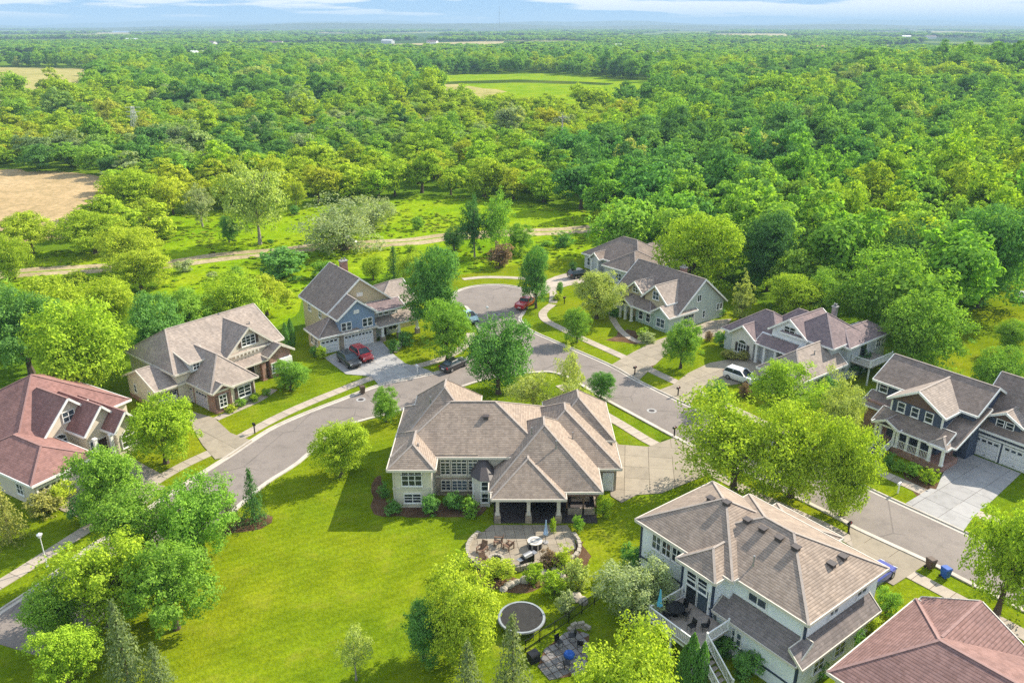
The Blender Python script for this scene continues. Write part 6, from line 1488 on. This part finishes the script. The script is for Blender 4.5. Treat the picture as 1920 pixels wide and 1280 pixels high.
WORDS = {'gold': 'yellow green', 'bright': 'bright green', 'mid': 'mid green', 'deep': 'deep green', 'dark': 'very dark green', 'grey': 'grey green', 'olive': 'olive', 'pale': 'pale green'}
def bearing(x, y):
    u = x / y
    for lim, txt in ((-0.56, 'at the left edge of the view'), (-0.44, 'above the pink roofed house'), (-0.33, 'above the brick fronted house'), (-0.22, 'left of the blue gabled house'), (-0.10, 'above the blue gabled house'), (0.02, 'above the cul de sac'),
                     (0.14, 'above the grey blue hip roof'), (0.25, 'above the green gabled house'), (0.36, 'above the plum roofed house'), (0.47, 'above the dense round maple'), (0.56, 'above the side lawn')):
        if u < lim: return txt
    return 'at the right edge of the view'
def row(y): return 'front row' if y < 150 else 'second row' if y < 180 else 'third row' if y < 215 else 'fourth row' if y < 260 else 'back row'
N_SINGLE = 185
for (x, y, s) in spots[:N_SINGLE]:
    tn = tint_at(x, y); h = size_at(x, y, s); w_ = s * frng.uniform(1.05, 1.3)
    form = 'slender' if h > 1.35 * w_ else 'broad' if w_ > 1.15 * h else 'tall' if h > 13 else 'small' if h < 6.5 else 'rounded'
    lab = '%s %s tree in the %s %s' % (form, WORDS[tn], row(y), bearing(x, y))
    plant('wood', x, y, h, w_, tn, lab, lab.replace(' tree ', ' trees ', 1), 0.12)

def far_forest(name, label, pts, protos, cols):
    """one mass of trees: points carrying size, instanced crowns"""
    me = bpy.data.meshes.new(name); me.from_pydata([(p[0], p[1], p[4] if len(p) > 4 else 0.0) for p in pts], [], [])
    for nm, k in (('w', 2), ('h', 3)):
        at = me.attributes.new(nm, 'FLOAT', 'POINT'); at.data.foreach_set('value', [p[k] for p in pts])
    o = link(name, me); tag(o, label, 'trees', kind='stuff')
    leafm = mat_leaf('leaf_' + name, cols, use_obj=False, trans=0.36)
    ng = bpy.data.node_groups.new(name, 'GeometryNodeTree')
    ng.interface.new_socket('Geometry', in_out='INPUT', socket_type='NodeSocketGeometry'); ng.interface.new_socket('Geometry', in_out='OUTPUT', socket_type='NodeSocketGeometry')
    N = ng.nodes; gi = N.new('NodeGroupInput'); go = N.new('NodeGroupOutput'); K = ng.links.new
    jg = N.new('GeometryNodeGeometryToInstance')
    for pm in protos:
        src = [q for q in bpy.data.objects if q.data == pm]
        if src: src = src[0]
        else: continue
        oi = N.new('GeometryNodeObjectInfo'); oi.inputs['Object'].default_value = src; oi.transform_space = 'ORIGINAL'
        sm = N.new('GeometryNodeSetMaterial'); sm.inputs['Material'].default_value = leafm
        K(oi.outputs['Geometry'], sm.inputs['Geometry']); K(sm.outputs[0], jg.inputs[0])
    iop = N.new('GeometryNodeInstanceOnPoints'); iop.inputs['Pick Instance'].default_value = True
    rv = N.new('FunctionNodeRandomValue'); rv.data_type = 'FLOAT_VECTOR'; rv.inputs[0].default_value = (0, 0, 0); rv.inputs[1].default_value = (0, 0, 6.283)
    aw = N.new('GeometryNodeInputNamedAttribute'); aw.data_type = 'FLOAT'; aw.inputs['Name'].default_value = 'w'
    ah = N.new('GeometryNodeInputNamedAttribute'); ah.data_type = 'FLOAT'; ah.inputs['Name'].default_value = 'h'
    cx = N.new('ShaderNodeCombineXYZ'); K(aw.outputs['Attribute'], cx.inputs[0]); K(aw.outputs['Attribute'], cx.inputs[1]); K(ah.outputs['Attribute'], cx.inputs[2])
    K(gi.outputs[0], iop.inputs['Points']); K(jg.outputs[0], iop.inputs['Instance']); K(rv.outputs[0], iop.inputs['Rotation']); K(cx.outputs[0], iop.inputs['Scale'])
    K(iop.outputs[0], go.inputs[0])
    md = o.modifiers.new('scatter', 'NODES'); md.node_group = ng
    return o
RAMP_BUSH = [(0.0, TINT['gold']), (0.36, TINT['bright']), (0.66, TINT['mid']), (0.85, TINT['deep']), (0.93, TINT['grey']), (1.0, TINT['olive'])]
RAMP_OAK = [(0.0, TINT['bright']), (0.2, TINT['mid']), (0.5, (0.065, 0.13, 0.027)), (0.75, TINT['deep']), (0.95, (0.04, 0.085, 0.026)), (1.0, TINT['pale'])]
def rise(x, y):
    """wooded rise on the right"""
    return 19.0 * math.exp(-((x - 450) / 150.0) ** 2 - ((y - 660) / 130.0) ** 2)
groups = {}
for (x, y, s) in spots[N_SINGLE:]:
    h = size_at(x, y, s); b = bushland(x, y) and y < 480
    u = 0.62 * patch(x, y) + 0.38 * frng.random() + frng.uniform(-0.1, 0.1)
    k = ('bush_gold' if u < 0.42 else 'bush_green' if u < 0.68 else 'bush_dark') if b else ('oak_bright' if u < 0.36 else 'oak_green' if u < 0.64 else 'oak_dark')
    groups.setdefault(k, []).append((x, y, s * frng.uniform(1.05, 1.3), h, rise(x, y)))
STANDS = {'bush_gold': ('yellow_thicket', 'mass of yellow green bushy trees beyond the meadow', [(0.0, TINT['gold']), (0.6, TINT['bright']), (0.9, (0.44, 0.46, 0.05)), (1.0, TINT['pale'])]),
          'bush_green': ('green_thicket', 'mass of fresh green bushy trees beyond the meadow', [(0.0, TINT['bright']), (0.6, TINT['mid']), (1.0, TINT['grey'])]),
          'bush_dark': ('dark_thicket', 'mass of dark green trees scattered through the belt beyond the meadow', [(0.0, TINT['mid']), (0.4, TINT['deep']), (0.85, TINT['dark']), (1.0, TINT['grey'])]),
          'oak_bright': ('bright_wood', 'mass of bright green oaks covering the middle distance', [(0.0, TINT['gold']), (0.35, TINT['bright']), (1.0, TINT['mid'])]),
          'oak_green': ('green_wood', 'mass of mid green oaks covering the middle distance', [(0.0, TINT['bright']), (0.35, TINT['mid']), (1.0, TINT['deep'])]),
          'oak_dark': ('dark_wood', 'mass of dark oaks in patches of the middle distance', [(0.0, TINT['mid']), (0.4, TINT['deep']), (0.9, TINT['dark']), (1.0, TINT['pale'])])}
for k, pts in groups.items(): far_forest(STANDS[k][0], STANDS[k][1], pts, CROWN['wood'], STANDS[k][2])
# distant woods in belts with fields between them
dist = []
FAR_SITES = []
for k in range(30):
    q = random.Random(300 + k); yy = 950 * math.exp(q.random() * math.log(3.6)); FAR_SITES.append((q.uniform(-0.5, 0.68) * yy, yy))
def belt(x, y):
    return math.sin(x * 0.0045 + 1.3 * math.sin(y * 0.0019)) + 0.9 * math.sin(y * 0.0052 + x * 0.0011 + 0.7) + 0.5 * math.sin(x * 0.012 - y * 0.004)
n_far = 0
while n_far < 26000:
    y = 1000 * math.exp(frng.random() * math.log(8.5)); x = frng.uniform(-0.72, 0.72) * y
    if any(inside((x, y), OPEN[k]) for k in (1, 2, 3)): continue
    if inside((x, y), LAKE): continue
    if any(abs(x - a) < 34 + y * 0.006 and -95 < y - b < 18 for a, b in FAR_SITES): continue   # clearings round the far farms
    if belt(x, y) < (-0.9 if y < 1500 else -0.15 if y < 3000 else 0.35) : continue
    k = 1.0 + max(0, y - 1000) / 2200.0
    dist.append((x, y, frng.uniform(10, 15) * k, frng.uniform(9, 14))); n_far += 1
for (x, y) in FIELDS['upper_field'] + FIELDS['hay_field']: pass
protos_far = []
for i, pm in enumerate(CROWN['far']): pass
RAMP_FAR = [(0.0, TINT['bright']), (0.3, TINT['mid']), (0.8, TINT['deep']), (1.0, (0.05, 0.09, 0.03))]
# hedgerow trees that stand in the fields beside the wood give the small crown its single use

# ------------------------------------------------------------------ rough meadow: single bushes and tall grass
mrng = random.Random(5); nb = 0
while nb < 20:
    x, y = mrng.uniform(-95, 22), mrng.uniform(122, 208)
    if inside((x, y), lots) or near_track(x, y, 4.5) or not (inside((x, y), MEADOWS['back_meadow']) or inside((x, y), MEADOWS['left_meadow'])): continue
    w = mrng.uniform(1.5, 4.2); tn = mrng.choice(['bright', 'mid', 'deep', 'gold', 'grey', 'mid'])
    side = 'beyond the dirt track' if y > 168 else 'between the dirt track and the back gardens'
    lab = 'low %s bush in the rough meadow %s' % (WORDS[tn], side)
    o = thing('meadow_bush', lab, 'bush', (x, y, 0.01), mrng.uniform(0, 6), 'low %s bushes in the rough meadow %s' % (WORDS[tn], side)); o.scale = (w, w * mrng.uniform(.8, 1.2), w * mrng.uniform(.5, .9))
    c = link('foliage', mrng.choice(CROWN['shrub']), o); c.color = (*TINT[tn], 1); link('stem', stem, o); nb += 1
tuft = []
while len(tuft) < 1600:
    x, y = mrng.uniform(-130, 30), mrng.uniform(112, 230)
    if inside((x, y), lots) or near_track(x, y, 3.4) or not any(inside((x, y), MEADOWS[k]) for k in ('back_meadow', 'left_meadow')): continue
    k = math.sin(x * .13 + 1.7 * math.sin(y * .09)) + math.sin(y * .21 + x * .05)
    if mrng.random() < 0.35 + 0.3 * k: tuft.append((x, y, mrng.uniform(.7, 1.6), mrng.uniform(.16, .38)))

for i, pm in enumerate(CROWN['far']):
    x, y = ((-205, 560), (-170, 540), (-240, 575))[i]
    o = thing('field_tree', ('tall dark tree standing alone in the upper left hay field', 'small round tree at the edge of the upper left hay field', 'round tree at the left end of the upper left hay field')[i], 'tree', (x, y, 0)); o.scale = (16, 16, 17 - 4 * i)
    c = link('crown', pm, o); c.color = (*TINT['deep'], 1); link('trunk', TRUNK['default'][0], o)
far_forest('distant_woods', 'distant belts of woodland fading to blue towards the horizon', dist, CROWN['far'], RAMP_FAR)

o = far_forest('meadow_grass', 'tall rough grass and weeds of the meadow', tuft, CROWN['far'], [(0.0, (0.30, 0.44, 0.02)), (0.5, (0.38, 0.50, 0.03)), (0.85, (0.24, 0.40, 0.03)), (1.0, (0.44, 0.46, 0.08))])
o['category'] = 'grass'

m = MB(); gn = 16
for i in range(gn):
    for j in range(gn):
        X = lambda k: 120 + 660 * k / gn
        Y = lambda k: 370 + 580 * k / gn
        m.quad(*[(X(a), Y(b), rise(X(a), Y(b)) - 0.4) for a, b in ((i, j), (i + 1, j), (i + 1, j + 1), (i, j + 1))])
tag(m.build('hill', MATS['woodland_floor']), kind='structure')

# ------------------------------------------------------------------ low hills on the horizon
mat_plain('hill_woods', (0.05, 0.085, 0.03), 1.0, 0, 0.3, 0.004)
def hills(y0, depth, hmax, seed, x0=-14000, x1=14000, n=90):
    rng = random.Random(seed); ph = [rng.uniform(0, 6.28) for _ in range(6)]; m = MB(); rows = 6
    def z(x, k):
        a = 0.5 + 0.28 * math.sin(x * 0.0005 + ph[0]) + 0.2 * math.sin(x * 0.0013 + ph[1]) + 0.1 * math.sin(x * 0.0041 + ph[2])
        return max(0.0, a) * hmax * math.sin(math.pi * k / rows) - 1.0
    for i in range(n):
        for k in range(rows):
            xa, xb = x0 + (x1 - x0) * i / n, x0 + (x1 - x0) * (i + 1) / n; ya, yb = y0 + depth * k / rows, y0 + depth * (k + 1) / rows
            m.quad((xa, ya, z(xa, k)), (xb, ya, z(xb, k)), (xb, yb, z(xb, k + 1)), (xa, yb, z(xa, k + 1)))
    tag(m.build('hills', MATS['hill_woods']), kind='structure')
hills(6500, 2200, 62, 3); hills(10500, 3000, 96, 8, -17000, 17000); hills(15000, 4000, 140, 5, -22000, 22000)

# ------------------------------------------------------------------ haze: the air itself
hz = MB().box(-25500, 25500, -280, 31500, -1.5, 190).build('haze', MATS['hill_woods'])
hz.data.materials.clear()
hm = bpy.data.materials.new('haze'); hm.use_nodes = True; t = hm.node_tree; t.nodes.clear()
out = t.nodes.new('ShaderNodeOutputMaterial'); pv = t.nodes.new('ShaderNodeVolumePrincipled')
pv.inputs['Color'].default_value = (0.46, 0.68, 0.92, 1); pv.inputs['Density'].default_value = 0.00014; pv.inputs['Anisotropy'].default_value = 0.0
t.links.new(pv.outputs[0], out.inputs['Volume'])
hz.data.materials.append(hm)
tag(hz, 'pale blue summer haze over the whole valley', 'haze', kind='stuff')
# ------------------------------------------------------------------ far buildings and the radio mast
def far_house(x, y, rot, w, d, h, pitch, roofc, wallc, label):
    o = thing('far_house', label, 'house', (x, y, 0), R(rot)); zr = h + d / 2 * pitch
    m = MB(); m.quad((-w / 2, -d / 2, 0), (w / 2, -d / 2, 0), (w / 2, -d / 2, h), (-w / 2, -d / 2, h)); m.quad((w / 2, d / 2, 0), (-w / 2, d / 2, 0), (-w / 2, d / 2, h), (w / 2, d / 2, h))
    m.quad((w / 2, -d / 2, 0), (w / 2, d / 2, 0), (w / 2, d / 2, h), (w / 2, 0, zr - .1), (w / 2, -d / 2, h)); m.quad((-w / 2, d / 2, 0), (-w / 2, -d / 2, 0), (-w / 2, -d / 2, h), (-w / 2, 0, zr - .1), (-w / 2, d / 2, h)); m.build('wall', MATS[wallc], o)
    r = MB()
    for s in (-1, 1): r.hull([(-w / 2 - .5, s * (d / 2 + .5), h - .35), (w / 2 + .5, s * (d / 2 + .5), h - .35), (w / 2 + .5, 0, zr), (-w / 2 - .5, 0, zr)], [(-w / 2 - .5, s * (d / 2 + .5), h - .1), (w / 2 + .5, s * (d / 2 + .5), h - .1), (w / 2 + .5, 0, zr + .25), (-w / 2 - .5, 0, zr + .25)])
    r.build('roof', MATS[roofc], o)
    for k in range(max(2, int(w / 5))): MB().box(-.8, .8, -.06, .02, 0, 1.5).build('window', MATS['window_glass'], o, (-w / 2 + w * (k + .5) / max(2, int(w / 5)), -d / 2, h * .35))
FH = [(-395, 800, 15, 18, 10, 6, .6, 'shingle_grey', 'trim_white', 'white farmhouse behind the upper left hay field'), (-380, 830, -5, 24, 12, 6, .5, 'shingle_grey', 'trim_white', 'pale barn beside the farmhouse behind the upper left hay field'),
      (520, 1420, 20, 30, 14, 7, .7, 'barn_red', 'barn_red', 'red roofed barn on the right horizon'), (330, 820, -30, 16, 10, 6, .6, 'shingle_brown', 'siding_cream', 'cream house among trees right of the mown field'),
      (440, 900, 20, 18, 11, 6, .6, 'shingle_grey', 'siding_white', 'white house in the far trees on the right'), (560, 1060, 5, 60, 16, 5, .3, 'trim_white', 'trim_white', 'long white shed beside the far right field'),
      (210, 1000, -10, 18, 10, 6, .6, 'shingle_plum', 'siding_cream', 'cream house with dark roof deep in the far trees'), (640, 1500, 10, 20, 12, 7, .6, 'shingle_grey', 'trim_white', 'white house on the distant right slope')]
mat_plain('barn_red', (0.38, 0.09, 0.07), .7, 0, .1)
for a in FH: far_house(*a)
for k, (xx, yy) in enumerate(FAR_SITES):
    frx = random.Random(700 + k)
    far_house(xx, yy, frx.uniform(-40, 40), frx.uniform(14, 26) * (1 + yy / 3000), 11, 7, .5, frx.choice(['shingle_grey', 'trim_white', 'shingle_plum']), 'trim_white', 'tiny pale building on the distant plain below the horizon')
for o in COL.objects:
    if o.get('label') == 'tiny pale building on the distant plain below the horizon': o['group'] = 'tiny buildings on the distant plain'
o = thing('radio_mast', 'thin guyed radio mast standing above the horizon', 'mast', (-78, 5300, 0)); m = mat_plain('mast_grey', (0.30, 0.30, 0.32), .6, 0, .1)
for s in range(3):
    a = s * 2.094; MB().bar((1.6 * math.cos(a), 1.6 * math.sin(a), 0), (1.2 * math.cos(a), 1.2 * math.sin(a), 150), 1.0, 1.0).build('leg', m, o); MB().bar((60 * math.cos(a), 60 * math.sin(a), 0), (0, 0, 120), .3, .3).build('guy_wire', m, o)
for k in range(14): MB().box(-1.4, 1.4, -1.4, 1.4, 5 + k * 10.3, 5.6 + k * 10.3).build('bracing', m, o)
